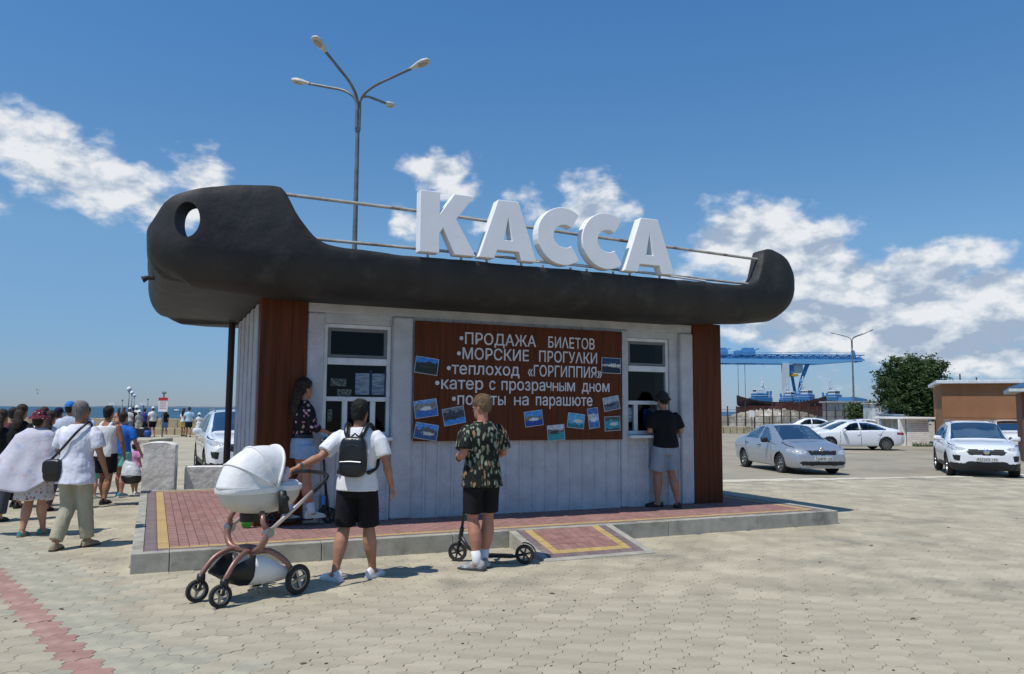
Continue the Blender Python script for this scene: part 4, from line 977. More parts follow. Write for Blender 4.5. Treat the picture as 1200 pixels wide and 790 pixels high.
def near_people():
    # man with the backpack, left hand on the pram handle
    P = Person('man in white T-shirt and black shorts with a black backpack, gripping the pram handle', (-1.53, 7.93, 0), R(-6), 1.76, 'tan', .0085,
               dict(lk=(-.125, .02, .50), la=(-.165, -.115, .085), rk=(.115, .04, .5), ra=(.145, .10, .085), lt=(-1.3, .7, 0), rt=(.35, 1, 0), le=(-.33, -.15, 1.19), lw=(-.50, -.30, 1.10), re=(.285, .0, 1.14), rw=(.325, .09, .88), head=R(-4), lean=(.0, .03)), grip={'l': ((.2, .2, -1), .95, (.6, .6, 0))})
    P.shirt(m_wcloth, .86, .78, .024, .025, arm=.026, fold=.016); P.shorts(m_bcloth, .98, .022, flare=.018); P.hair(h_black, low=-.045); P.band(pm('watch', (.2, .2, .21), metal=.8, bump=0, rough=.3), 'l')
    P.shoes(pm('white_clog', (.74, .74, .74), (.66, .66, .66), bump=.05, rough=.5), pm('clog_sole', (.7, .7, .7), bump=.05))
    P.belt(m_bcloth, .985, .03, .03)
    # backpack on his back
    t = empty('backpack', P.root.location, R(-6), 'black leather backpack on the back of the man in white', 'backpack'); t.scale = (P.k,) * 3
    sh = P.sh
    bag_box(MB(), sh((.012, -.205, 1.195)), (.135, .065, .195)).build('pouch', m_leather, t, True)
    bag_box(MB(), sh((.012, -.262, 1.09)), (.118, .035, .075)).build('front_pocket', m_leather, t, True)
    MB().tube([sh((-.09, -.30, 1.152)), sh((.012, -.305, 1.158)), sh((.115, -.30, 1.152))], .006, 6).build('zip', pm('zip_metal', (.5, .5, .5), metal=1, bump=0, rough=.3), t)
    MB().tube([sh((-.07, -.262, 1.30)), sh((.012, -.275, 1.315)), sh((.095, -.262, 1.30))], .005, 6).build('zip', m_leather, t)
    MB().tube([sh((-.03, -.16, 1.385)), sh((.012, -.175, 1.42)), sh((.05, -.16, 1.385))], .009, 6).build('handle', m_leather, t)
    for sx in (-1, 1):
        q = smooth_path([sh(a) for a in ((sx * .05, -.155, 1.36), (sx * .085, -.142, 1.42), (sx * .10, -.075, 1.492), (sx * .112, .02, 1.505), (sx * .13, .115, 1.42), (sx * .15, .145, 1.28), (sx * .175, .06, 1.1), (sx * .15, -.13, 1.04))])
        MB().tube(q, .026, 8, flat=(Vector((0, .7, .7)).normalized(), .4)).build('strap', m_leather, t, True)
    # youth with the scooter
    m_haw = pattern_mat('cloth_leaf_print', (.010, .012, .010), [(.17, .20, .13), (.012, .014, .012), (.27, .29, .21), (.30, .16, .09), (.04, .06, .035), (.22, .26, .20)], 26, .42, st=(1.3, 1.3, .6))
    P = Person('youth in a dark leaf-print shirt and black shorts standing by a kick scooter', (-.31, 8.47, 0), R(32), 1.83, 'pink', .0085,
               dict(lk=(-.085, .03, .50), la=(-.07, -.04, .085), rk=(.09, .02, .5), ra=(.07, .07, .085), lt=(-.6, .8, 0), rt=(.1, 1, 0), le=(-.245, -.05, 1.15), lw=(-.17, .19, 1.10), re=(.27, .02, 1.15), rw=(.13, .22, 1.08), head=R(26), nod=R(-6)), grip={'l': ((.9, 0, .3), .7, (0, .3, 1)), 'r': ((-.9, 0, .3), .7, (0, .3, 1))})
    P.shirt(m_haw, .82, .82, .026, .035, arm=.032, fold=.018); P.shorts(m_bcloth, .86, .02, flare=.014); P.hair(h_blond, fold=.014, vol=1.03, low=-.02)
    P.socks(m_sock, .19); P.shoes(pm('grey_sneaker', (.42, .42, .43), (.10, .10, .11), sc=14, bump=.2), pm('dark_sole', (.06, .06, .06)), 1.08)
    P.band(m_kshoe, 'l', .034, .03)
    H = P.head_M(); MB().tube([H @ Vector((-.078, -.01, .015)), H @ Vector((-.075, .07, .016)), H @ Vector((-.055, .1, .012)), H @ Vector((0, .108, .01)), H @ Vector((.055, .1, .012)), H @ Vector((.075, .07, .016)), H @ Vector((.078, -.01, .015))], [.004, .004, .014, .01, .014, .004, .004], 6).build('sunglasses', m_kshoe, P.root)
    # young woman on the platform
    m_flo = pattern_mat('cloth_rose_print', (.014, .012, .016), [(.62, .28, .36), (.45, .20, .30), (.70, .45, .48), (.30, .18, .34), (.55, .30, .2), (.012, .012, .014)], 17, .32)
    P = Person('young woman in floral blouse and denim shorts riding a scooter on the platform', (-2.66, 10.08, PH + .09), R(-52), 1.76, 'pink', .0085,
               dict(lk=(-.075, .05, .52), la=(-.08, -.13, .05), rk=(.08, .03, .51), ra=(.07, .12, .085), lt=(-.05, 1, 0), rt=(0, 1, 0), lh=(-.085, 0, .93), le=(-.235, .02, 1.14), lw=(-.17, .25, 1.07), re=(.225, .04, 1.14), rw=(.17, .27, 1.07), head=R(10)), female=True, grip={'l': ((.1, .5, -1), .8, (1, 0, 0)), 'r': ((-.1, .5, -1), .8, (-1, 0, 0))})
    P.shirt(m_flo, 1.0, 1.35, .022, .0, arm=.032, fold=.02, name='blouse'); P.shorts(m_denim, .42, .03, flare=.03, ztop=1.03); P.belt(m_leather, 1.0, .045, .03); P.hair(h_brown, .22, fold=.025, vol=1.04)
    P.socks(m_sock, .2); P.shoes(pm('cream_sneaker', (.66, .62, .5), (.58, .54, .44), bump=.2), m_wshoe, 1.0)
    # man at the right-hand window
    P = Person('man in black T-shirt, grey shorts and dark bucket hat at the right-hand ticket window', (2.40, 12.28, PH), R(14), 1.76, 'tan', .011,
               dict(lk=(-.12, .06, .5), la=(-.135, .03, .085), rk=(.09, .0, .5), ra=(.13, -.13, .085), lt=(-.9, .5, 0), rt=(.25, 1, 0), le=(-.255, .02, 1.15), lw=(-.17, .24, 1.16), re=(.27, .02, 1.15), rw=(.2, .26, 1.12), head=R(8), nod=R(-8), lean=(-.03, .08)))
    P.shirt(m_bcloth, .90, .82, .024, .02, arm=.03); P.shorts(cloth('grey_blue', lin((150, 160, 172)), lin((128, 138, 152))), .88, .035, flare=.028); P.hair(h_black, low=-.03); P.hat(cloth('charcoal', lin((58, 56, 58))), 'bucket', .035)
    P.shoes(m_kshoe, m_kshoe, strap=True)
    # older man walking away
    P = Person('grey-haired man in loose white shirt and beige trousers walking away with a shoulder bag', (-5.2, 9.5, 0), R(-3), 1.73, 'tan', .0095,
               dict(lk=(-.09, .03, .49), la=(-.10, -.17, .085), rk=(.10, .06, .5), ra=(.115, .13, .085), lt=(-.2, 1, 0), rt=(.2, 1, 0), le=(-.27, .05, 1.15), lw=(-.26, .27, 1.1), re=(.27, .02, 1.14), rw=(.30, .12, .90), head=R(-3), lean=(0, .03)))
    P.shirt(cloth('lilac_white', (.74, .75, .82), (.66, .67, .75)), .77, .8, .034, .04, arm=.03, fold=.03); P.shorts(cloth('beige', lin((176, 170, 148)), lin((158, 152, 130))), 1.93, .02, name='trousers', flare=.012, fold=.022); P.hair(h_grey, fold=.008, vol=.99, low=-.03)
    P.shoes(pm('beige_shoe', lin((168, 152, 126)), bump=.1), pm('brown_sole', lin((90, 70, 56))))
    t = empty('shoulder_bag', P.root.location, R(-3), 'black shoulder bag hanging on the grey-haired man', 'bag'); t.scale = (P.k,) * 3
    bag_box(MB(), (-.20, -.135, .93), (.115, .055, .135)).build('pouch', m_leather, t, True); bag_box(MB(), (-.20, -.182, .965), (.108, .016, .085)).build('flap', m_leather, t, True)
    q = smooth_path([P.sh(a) for a in ((-.25, -.12, 1.05), (-.1, -.165, 1.18), (.05, -.165, 1.36), (.13, -.10, 1.475), (.135, 0, 1.50), (.08, .12, 1.40), (-.06, .165, 1.2), (-.2, .13, 1.0), (-.285, .0, .98), (-.25, -.12, 1.02))])
    MB().tube(q, .017, 8, flat=(Vector((0, 1, 0)), .35)).build('strap', m_leather, t, True)
    # woman with the shawl
    m_sk = pattern_mat('cloth_red_flower_print', (.62, .58, .54), [(.35, .04, .06), (.5, .2, .2), (.25, .25, .2), (.62, .58, .54), (.42, .08, .1)], 22, .25)
    P = Person('woman in floral sun hat and pale shawl over a red-flowered dress, walking away', (-6.22, 10.4, 0), R(2), 1.62, 'fair', .012,
               dict(lk=(-.08, .04, .5), la=(-.07, -.12, .085), rk=(.08, .05, .5), ra=(.085, .11, .085), le=(-.3, -.02, 1.2), lw=(-.34, .16, 1.12), re=(.26, .02, 1.18), rw=(.30, .2, 1.2)), female=True)
    P.shirt(m_sk, .95, .5, .03, .05, name='dress_top', fold=.02); P.skirt(m_sk, .50, 1.02, .27); P.hair(h_brown, low=-.06)
    P.hat(pattern_mat('cloth_hat_print', (.10, .012, .03), [(.5, .12, .18), (.6, .4, .35), (.05, .02, .03), (.4, .05, .1)], 26, .3), 'bucket', .055); P.shoes(pm('turquoise_sandal', lin((70, 150, 150)), bump=.1), pm('sandal_sole', lin((150, 130, 100))), strap=True)
    # shawl: a thin cloth spread by the arms
    m_sw = pattern_mat('shawl_print', (.56, .55, .62), [(.44, .48, .62), (.60, .58, .62), (.54, .46, .52), (.58, .58, .64)], 9, .3, bump=.25)
    rows = []; n, m = 26, 26
    for i in range(n + 1):
        a = i / n; row = []
        for j in range(m + 1):
            b = j / m                                        # along the hem, left to right
            th = -1.75 + 3.3 * b; w = .19 + (.16 + .22 * max(0, -math.sin(th)) ** 1.4) * a ** 1.1
            x = math.sin(th) * w * 1.25 - .10 * a * max(0, -math.sin(th)); y = -math.cos(th) * w * .62 - .03; z = 1.46 - .82 * a + .22 * a * max(0, math.sin(th)) - .05 * a * a * math.cos(th * 2.2) + .02
            if a < .12: x *= .55 + a * 3.7; y *= .7 + a * 2.5; z += .02
            f = math.sin(th * 9 + a * 2) * .012 * a + mnoise.noise(Vector((th * 2.5, a * 4, 1))) * .03 * a
            row.append((x + f * math.sin(th), y - f * math.cos(th), z))
        rows.append(row)
    mb = MB(); mb.add([q for r in rows for q in r], [(i * (m + 1) + j, i * (m + 1) + j + 1, (i + 1) * (m + 1) + j + 1, (i + 1) * (m + 1) + j) for i in range(n) for j in range(m)])
    o = mb.build('shawl', m_sw, P.root, True); sd = o.modifiers.new('thick', 'SOLIDIFY'); sd.thickness = .006
    # sun-tanned man in the vest, plastic bag in hand
    P = Person('tanned man in white sleeveless vest and black shorts carrying a plastic bag', (-6.93, 13.55, 0), R(-2), 1.68, 'brown', .012,
               dict(lk=(-.08, .1, .5), la=(-.1, .18, .085), rk=(.08, .0, .48), ra=(.09, -.14, .13), le=(-.29, -.02, 1.13), lw=(-.27, .08, .88), re=(.29, .0, 1.12), rw=(.31, .06, .86), lean=(0, .03)))
    P.shirt(m_wcloth, .86, 0, .02, .02, tank=True, name='vest'); P.shorts(m_bcloth, .78, .032); P.hair(h_black, low=-.04); P.shoes(m_kshoe, m_kshoe)
    t = empty('plastic_bag', (P.root.matrix_basis @ Vector((.42, .10, .0))), 0, 'white and black plastic carrier bag hanging from the tanned man\'s hand', 'bag')
    mb = MB(); mb.stack([(.36, .10, .085, .02, 0), (.40, .155, .115, .02, 0), (.47, .175, .12, .01, 0), (.50, .174, .12, .01, 0)], 18); remesh(mb, 'bag_bottom', m_leather, t, .012, 2, .03)
    mb = MB(); mb.stack([(.50, .176, .122, .01, 0), (.60, .155, .105, 0, 0), (.70, .11, .07, -.03, 0), (.77, .05, .04, -.07, 0), (.80, .025, .025, -.08, 0)], 18); remesh(mb, 'bag_body', pm('white_plastic', (.66, .68, .68), (.52, .55, .56), rough=.35, bump=.6, bsc=20), t, .012, 2, .03)
    # others of the group
    P = Person('adult in bright blue T-shirt leading the pink child by the hand', (-7.3, 14.85, 0), R(-8), 1.58, 'pink', .015, dict(lk=(-.08, .08, .5), la=(-.09, .12, .085), re=(.29, .02, 1.13), rw=(.36, .12, .9), rk=(.09, 0, .5), ra=(.1, -.1, .1)))
    P.shirt(cloth('bright_blue', lin((44, 110, 200))), .86, .8, .022, .02); P.shorts(cloth('teal', lin((120, 190, 180))), .7, .035); P.hair(h_brown); P.shoes(pm('blue_sandal', lin((80, 130, 150)), bump=.1), m_wshoe)
    P = Person('small child in pink dress and pale cap holding an adult\'s hand', (-7.28, 15.35, 0), R(-10), 1.0, 'fair', .02, dict(le=(-.26, .05, 1.2), lw=(-.36, .02, 1.34), lk=(-.08, .05, .5), la=(-.08, .1, .085)), female=True, child=True)
    m_pk = cloth('pink', lin((226, 160, 200)), lin((206, 140, 184))); P.shirt(m_pk, .9, .7, .03, .05, name='dress_top'); P.skirt(m_pk, .52, 1.0, .28); P.hair(h_brown, low=-.06); P.hat(cloth('pale_pink', lin((226, 196, 200))), 'cap'); P.shoes(m_wshoe, m_wshoe)
near_people()
print('near people', time.time() - T0)

def crowd():
    rnd = random.Random(21)
    C = lambda n, c: cloth('plain_' + n, lin(c))
    def mk(label, px, Y, h, tops, bottoms, hr, yaw=0, female=False, hat=None, group=None, vox=.02, skirt=False, pose=None, long=0, sk=None):
        d = dp(px, 480, Y); x = d.x * 1.0
        q = rnd.uniform(.04, .16); ps = dict(lk=(-.09, .04, .5), la=(-.1, q, .085), rk=(.09, .02, .5), ra=(.1, -q, .09)); ps.update(pose or {})
        P = Person(label, (x, Y, gz(x, Y)), yaw, h, sk or rnd.choice(('tan', 'fair', 'pink')), vox, ps, group, female, fingers=vox < .016)
        P.shirt(tops, .88, .75, .022, .02, fold=.015)
        (P.skirt if skirt else P.shorts)(bottoms) if not isinstance(bottoms, tuple) else P.shorts(bottoms[0], bottoms[1], name='trousers')
        P.hair(hr, long)
        if hat: P.hat(*hat)
        P.shoes(m_kshoe if rnd.random() < .5 else m_wshoe)
        return P
    G = 'holidaymakers walking along the promenade'
    mk('woman in black top at the left edge, in front of the others', 3, 11.6, 1.62, m_bcloth, (C('dkgrey', (70, 74, 84)), 1.9), h_brown, female=True, group=G, vox=.015, long=.1)
    mk('dark-haired person in wine-red top near the left edge', 16, 14.5, 1.64, C('wine', (110, 52, 62)), m_navy, h_black, group=G, female=True)
    mk('woman in black jacket with hair tied up, behind the floral hat', 26, 13.2, 1.70, m_bcloth, (m_bcloth, 1.9), h_brown, female=True, group=G, vox=.015, long=.12)
    mk('woman with fair brown hair in white top beside the floral hat', 52, 15.5, 1.66, m_wcloth, m_denim, h_brown, female=True, group=G, long=.15)
    mk('woman in white blouse and dark trousers between the couple', 60, 12.9, 1.6, m_wcloth, (C('plum', (84, 74, 84)), 1.92), h_brown, female=True, group=G, vox=.015, long=.1)
    mk('man in navy cap and blue shirt beyond the couple', 69, 16.5, 1.64, C('midblue', (110, 140, 190)), m_navy, h_black, hat=(m_navy, 'cap'), group=G)
    mk('person in bright blue cap just behind the grey-haired man', 82, 15.0, 1.76, C('skyw', (190, 200, 214)), m_navy, h_black, hat=(C('capblue', (60, 130, 210)), 'cap'), group=G)
    mk('woman in pale blue dress with brown hair walking further off', 102.5, 19.5, 1.66, C('paleblue', (176, 196, 226)), C('paleblue', (176, 196, 226)), h_brown, female=True, skirt=True, group=G, long=.18)
    mk('child in green shorts hidden behind the man in the vest', 113, 14.6, 1.1, C('mint', (150, 214, 200)), C('green', (110, 180, 150)), h_brown, group=G)
    G = 'people waiting by the sea wall'
    far = [('woman in coral top at the left of the sea-wall crowd', 139.5, 45, 1.62, (206, 140, 120), (150, 110, 90), 1, h_brown, None, 0),
           ('woman in white blouse and blue skirt by the sea wall', 145.5, 44, 1.66, (226, 226, 224), (50, 84, 150), 1, h_brown, None, 1),
           ('person in white cap and white top, third in the sea-wall crowd', 152.5, 45.5, 1.64, (214, 210, 208), (120, 150, 180), 1, h_brown, 'w', 0),
           ('person in black top beside the white caps at the sea wall', 156, 47, 1.66, (40, 38, 42), (40, 44, 60), 0, h_black, None, 0),
           ('tall person in white sun hat at the back of the crowd', 160.5, 48, 1.78, (200, 204, 208), (60, 66, 90), 0, h_brown, 'b', 0),
           ('woman in white bucket hat and grey top, bending in the crowd', 163.5, 44, 1.52, (150, 152, 156), (200, 186, 160), 1, h_brown, 'b', 0),
           ('person with a dark blue top next to the heap of luggage', 170, 45, 1.6, (60, 66, 130), (40, 40, 50), 0, h_black, None, 0),
           ('man in white T-shirt, black shorts and white cap by the sea wall', 179.5, 45, 1.70, (232, 232, 230), (24, 24, 28), 0, h_black, 'w', 0),
           ('long-haired woman in black top and denim shorts under the red and white sign', 194, 45, 1.62, (26, 24, 28), (110, 140, 170), 1, h_black, None, 0),
           ('person in white top and yellow trousers left of the blue-shirted man', 215.5, 46, 1.62, (222, 222, 226), (200, 176, 90), 1, h_black, None, 0),
           ('man in pale blue T-shirt and navy shorts at the sea wall', 222, 45, 1.70, (176, 206, 226), (36, 40, 66), 0, h_brown, None, 0),
           ('child in white dress and white hat right of the blue-shirted man', 234, 46, 1.38, (226, 226, 234), (226, 226, 234), 1, h_brown, 'b', 1)]
    for (lab, px, Y, h, ct, cb, fem, hr, ht, skr) in far:
        mk(lab, px, Y, h, C('t%d%d%d' % ct, ct), C('t%d%d%d' % cb, cb), hr, R(rnd.uniform(-50, 50)), bool(fem), (m_wcloth, 'bucket' if ht == 'b' else 'cap') if ht else None, G, .028, bool(skr), long=.2 if fem and not ht else 0)
    def lump(name, label, px, Y, r, m):
        x = dp(px, 480, Y).x; bag_box(MB(), (0, 0, r[2]), r, p=3).build(name, m, None, True); o = COL.objects[-1]
        return o
    def bagthing(label, px, Y, r, m, mh):
        t = empty('luggage_bag', (dp(px, 480, Y).x, Y, 0), 0, label, 'bag'); bag_box(MB(), (0, 0, r[2]), r, p=3).build('pouch', m, t, True); MB().tube([(-r[0] * .5, 0, r[2] * 1.9), (-r[0] * .3, 0, r[2] * 2.3), (r[0] * .3, 0, r[2] * 2.3), (r[0] * .5, 0, r[2] * 1.9)], .02, 6).build('handle', mh, t)
    bagthing('large black bag on the ground beside the sea-wall crowd', 167, 44.2, (.45, .3, .3), m_leather, m_leather)
    bagthing('round blue bag on the ground beside the black one', 174.3, 44, (.19, .17, .2), pm('blue_bag', lin((40, 74, 150)), rough=.5), m_leather)
crowd()
print('crowd', time.time() - T0)
# ------------------------------------------------------------------ wheels, pram, scooters
m_rubber = pm('tyre_rubber', (.018, .018, .019), (.03, .029, .028), sc=20, bump=.3, bsc=80, rough=.8); m_blackp = pm('black_plastic', (.014, .014, .015), bump=.1, rough=.45); m_greym = pm('grey_metal', (.32, .33, .34), metal=.9, bump=.05, rough=.35); m_darkm = pm('dark_metal', (.05, .05, .055), metal=.5, bump=.05, rough=.4)
def wheel(parent, c, r, w, axis, spokes=5, rim_m=None, name='wheel', fr=.66):
    """tyre > rim; axis = unit vector"""
    ax = Vector(axis).normalized(); q = Vector((1, 0, 0)).rotation_difference(ax); M = Matrix.Translation(c) @ q.to_matrix().to_4x4(); h = w / 2
    t = MB().lathe([(r * fr, -h * .75), (r * .9, -h), (r * .975, -h * .7), (r, -h * .3), (r, h * .3), (r * .975, h * .7), (r * .9, h), (r * fr, h * .75), (r * (fr - .06), 0), (r * fr, -h * .75)], M, 32).build(name, m_rubber, parent, smooth=35)
    mb = MB(); mb.lathe([(r * fr, -h * .7), (r * (fr - .07), -h * .75), (r * (fr - .09), -h * .3), (r * (fr - .09), h * .3), (r * (fr - .07), h * .75), (r * fr, h * .7)], M, 32)
    mb.lathe([(.001, -h * .95), (r * .16, -h * .95), (r * .18, -h * .6), (r * .18, h * .6), (r * .16, h * .95), (.001, h * .95)], M, 16)
    for k in range(spokes):
        a = 2 * math.pi * k / spokes + .3; d = Vector((0, math.cos(a), math.sin(a))); e = Vector((0, -math.sin(a), math.cos(a)))
        P = []
        for (rr_, ww, hh) in ((r * .12, r * .11, h * .62), (r * (fr - .06), r * .085, h * .55)):
            P.append([M @ (d * rr_ + e * ww + Vector((hh, 0, 0))), M @ (d * rr_ - e * ww + Vector((hh, 0, 0))), M @ (d * rr_ - e * ww * .8 + Vector((-hh, 0, 0))), M @ (d * rr_ + e * ww * .8 + Vector((-hh, 0, 0)))])
        mb.loft(P)
    mb.build('rim', rim_m or m_greym, t, smooth=35); return t

def pram():
    t = empty('pram', (-2.35, 7.15, 0), math.atan2(-.819, -.573), 'white baby pram with copper-coloured frame in front of the kiosk platform', 'pram')
    cop = pm('copper_frame', (.30, .16, .125), (.26, .135, .105), metal=.35, bump=.04, rough=.38); wl = pm('white_leatherette', (.80, .79, .77), (.75, .74, .71), sc=4, bump=.4, bsc=9, rough=.45, bd=.03); cr = pm('cream_leatherette', (.62, .59, .52), (.56, .53, .46), sc=4, bump=.2, bsc=18, rough=.5); pk = pm('pink_blanket', lin((206, 170, 176)), lin((190, 190, 200)), sc=12, bump=.5)
    # wheels
    for sy in (-1, 1):
        wheel(t, (-.34, sy * .29, .134), .134, .046, (0, 1, 0), 4); wheel(t, (.37, sy * .165, .098), .098, .038, (.25, 1, 0), 3)
        q = smooth_path([(.0, sy * .10, .405), (.10, sy * .12, .415), (.22, sy * .15, .36), (.31, sy * .165, .26), (.335, sy * .165, .215)]); MB().tube(q, .024, 10, flat=(Vector((0, 1, 0)), .8)).build('front_leg', cop, t, True)
        f = MB(); f.tube([(.335, sy * .165, .235), (.34, sy * .165, .17)], [.034, .038], 12); f.tube([(.345, sy * .165, .19), (.36, sy * .165 + .03, .15), (.37, sy * .165 + .03, .105)], .014, 8); f.tube([(.345, sy * .165, .19), (.36, sy * .165 - .03, .15), (.37, sy * .165 - .03, .105)], .014, 8); f.build('castor_fork', m_blackp, t, True)
        q = smooth_path([(.0, sy * .10, .405), (-.12, sy * .17, .40), (-.24, sy * .24, .30), (-.33, sy * .262, .16)]); MB().tube(q, .026, 10, flat=(Vector((0, 1, 0)), .7)).build('rear_leg', cop, t, True)
        q = smooth_path([(.02, sy * .10, .41), (.03, sy * .20, .44), (.02, sy * .265, .52), (.0, sy * .27, .585)]); MB().tube(q, .03, 12).build('upright', cop, t, True)
        MB().tube([(-.01, sy * .245, .585), (-.01, sy * .305, .585)], .042, 20).build('pivot', m_greym, t, smooth=40)
        MB().tube([(-.01, sy * .27, .585), (-.33, sy * .27, .79), (-.52, sy * .27, .915)], .019, 10, flat=(Vector((0, 1, 0)), .7)).build('push_bar', pm('champagne_tube', (.62, .5, .44), metal=.4, bump=0, rough=.35), t, True)
        MB().tube([(-.01, sy * .27, .585), (.02, sy * .235, .67), (.0, sy * .19, .76)], .024, 10).build('seat_arm', cop, t, True)
        MB().tube([(-.50, sy * .27, .90), (-.58, sy * .27, .95)], .025, 10).build('bar_joint', m_blackp, t, smooth=40)
        j = MB(); j.tube([(-.20, sy * .24, .74), (-.18, sy * .25, .83), (-.17, sy * .245, .93)], [.05, .042, .035], 12); j.tube([(-.185, sy * .265, .86), (-.185, sy * .29, .86)], .03, 14); j.build('hood_joint', m_blackp, t, True)
    q = smooth_path([(-.56, .27, .94), (-.66, .27, 1.01), (-.70, .22, 1.045), (-.715, .1, 1.055), (-.715, -.1, 1.055), (-.70, -.22, 1.045), (-.66, -.27, 1.01), (-.56, -.27, .94)]); MB().tube(q, .019, 10).build('handle', m_leather, t, True)
    h = MB(); h.tube([(-.01, -.11, .405), (-.01, .11, .405)], .034, 12); h.box((-.07, -.09, .405), (.07, .09, .45)); h.build('hub', cop, t, bevel=.01)
    MB().tube([(-.34, -.29, .142), (-.34, .29, .142)], .014, 8).build('axle', m_darkm, t)
    # bassinet shell
    rows = []
    for (z, a, b, cx) in ((.73, .16, .09, -.13), (.755, .26, .14, -.12), (.80, .34, .172, -.115), (.86, .385, .195, -.115), (.92, .405, .205, -.115), (.945, .405, .205, -.115)): rows.append((z, a, b, cx, 0))
    def sup(rows, n=36, p=2.7):
        R_ = []
        for (z, a, b, cx, cy) in rows: R_.append([Vector((cx + a * math.copysign(abs(math.cos(k)) ** (2 / p), math.cos(k)), cy + b * math.copysign(abs(math.sin(k)) ** (2 / p), math.sin(k)), z)) for k in [2 * math.pi * i / n for i in range(n)]])
        return R_
    MB().loft(sup(rows)).build('bassinet', cr, t, smooth=70)
    MB().loft(sup([(.946, .412, .209, -.115, 0), (.965, .414, .211, -.115, 0), (.975, .405, .203, -.115, 0)])).build('bassinet_rim', wl, t, smooth=50)
    MB().loft(sup([(.66, .10, .06, -.03, 0), (.73, .15, .09, -.08, 0)])).build('underseat', m_blackp, t, smooth=50)
    bl = MB(); bag_box(bl, (-.33, 0, .975), (.16, .16, .035), p=3); remesh(bl, 'blanket', wl, t, .012, 2, .02)
    bl = MB(); bag_box(bl, (-.27, .12, 1.04), (.05, .05, .05), p=2.5); bag_box(bl, (-.29, .15, 1.08), (.03, .025, .06), p=2.5); bag_box(bl, (-.25, .04, 1.05), (.05, .05, .06), p=2.5); remesh(bl, 'pillow', pk, t, .01, 2, .015)
    # hood: arcs from the rear rim forward and down, gored
    ng, nc = 33, 26; R_ = []
    for i in range(ng):
        a = i / (ng - 1); el = R(108) * (1 - a) + R(2) * a                  # angle of the arc about the hinge
        fr = abs(math.sin(a * math.pi * 3)); rr_ = 1 - .028 * fr ** .6
        ring = []
        for k in range(nc):
            ph = math.pi * k / (nc - 1); y = math.cos(ph) * .212; s = math.sin(ph)
            L = (.37 + .09 * (1 - a)) * 1.0
            Lz, Lx = .385, .45
            d = Vector((math.cos(el) * Lx, 0, math.sin(el) * Lz)) * (s ** .62) * rr_
            ring.append(Vector((-.135, y * (1 - .03 * fr), .955)) + d)
        R_.append(ring)
    mb = MB(); mb.loft(R_, cap=False, closed=False); o = mb.build('hood', wl, t, smooth=70); sd = o.modifiers.new('t', 'SOLIDIFY'); sd.thickness = .014; sd.offset = -1
    for i in (0, 11, 22): MB().tube([q + (q - Vector((-.135, 0, .955))).normalized() * .004 for q in R_[i]], .008 if i else .014, 8).build('hood_seam', wl, o, True)
    MB().loft(sup([(.918, .414, .213, -.113, 0), (.935, .422, .218, -.113, 0), (.965, .42, .217, -.113, 0)])).build('hood_skirt', wl, t, smooth=60)
    # basket below: black front, white rear
    def sling(x0, x1, w0, w1, z0, dz, m, name):
        n = 14; R2 = []
        for i in range(n + 1):
            a = i / n; x = x0 + (x1 - x0) * a; w = w0 + (w1 - w0) * a; R2.append([Vector((x, w * math.cos(k), z0(a) - dz(a) * math.sin(k) ** .55 + .006 * math.sin(k * 9 + a * 7))) for k in [math.pi * j / 14 for j in range(15)]])
        mb = MB(); mb.loft(R2, cap=False, closed=False); o = mb.build(name, m, t, True); s = o.modifiers.new('t', 'SOLIDIFY'); s.thickness = .008
    sling(.30, .03, .13, .17, lambda a: .26 + .12 * math.sin(a * 1.57), lambda a: .03 + .245 * math.sin(a * 1.5), m_blackp, 'basket_front')
    sling(.03, -.30, .17, .235, lambda a: .38 - .15 * a ** 1.3, lambda a: .275 - .15 * a ** 1.6, wl, 'basket')
    # blanket of the lower side flap
    return t
pram()

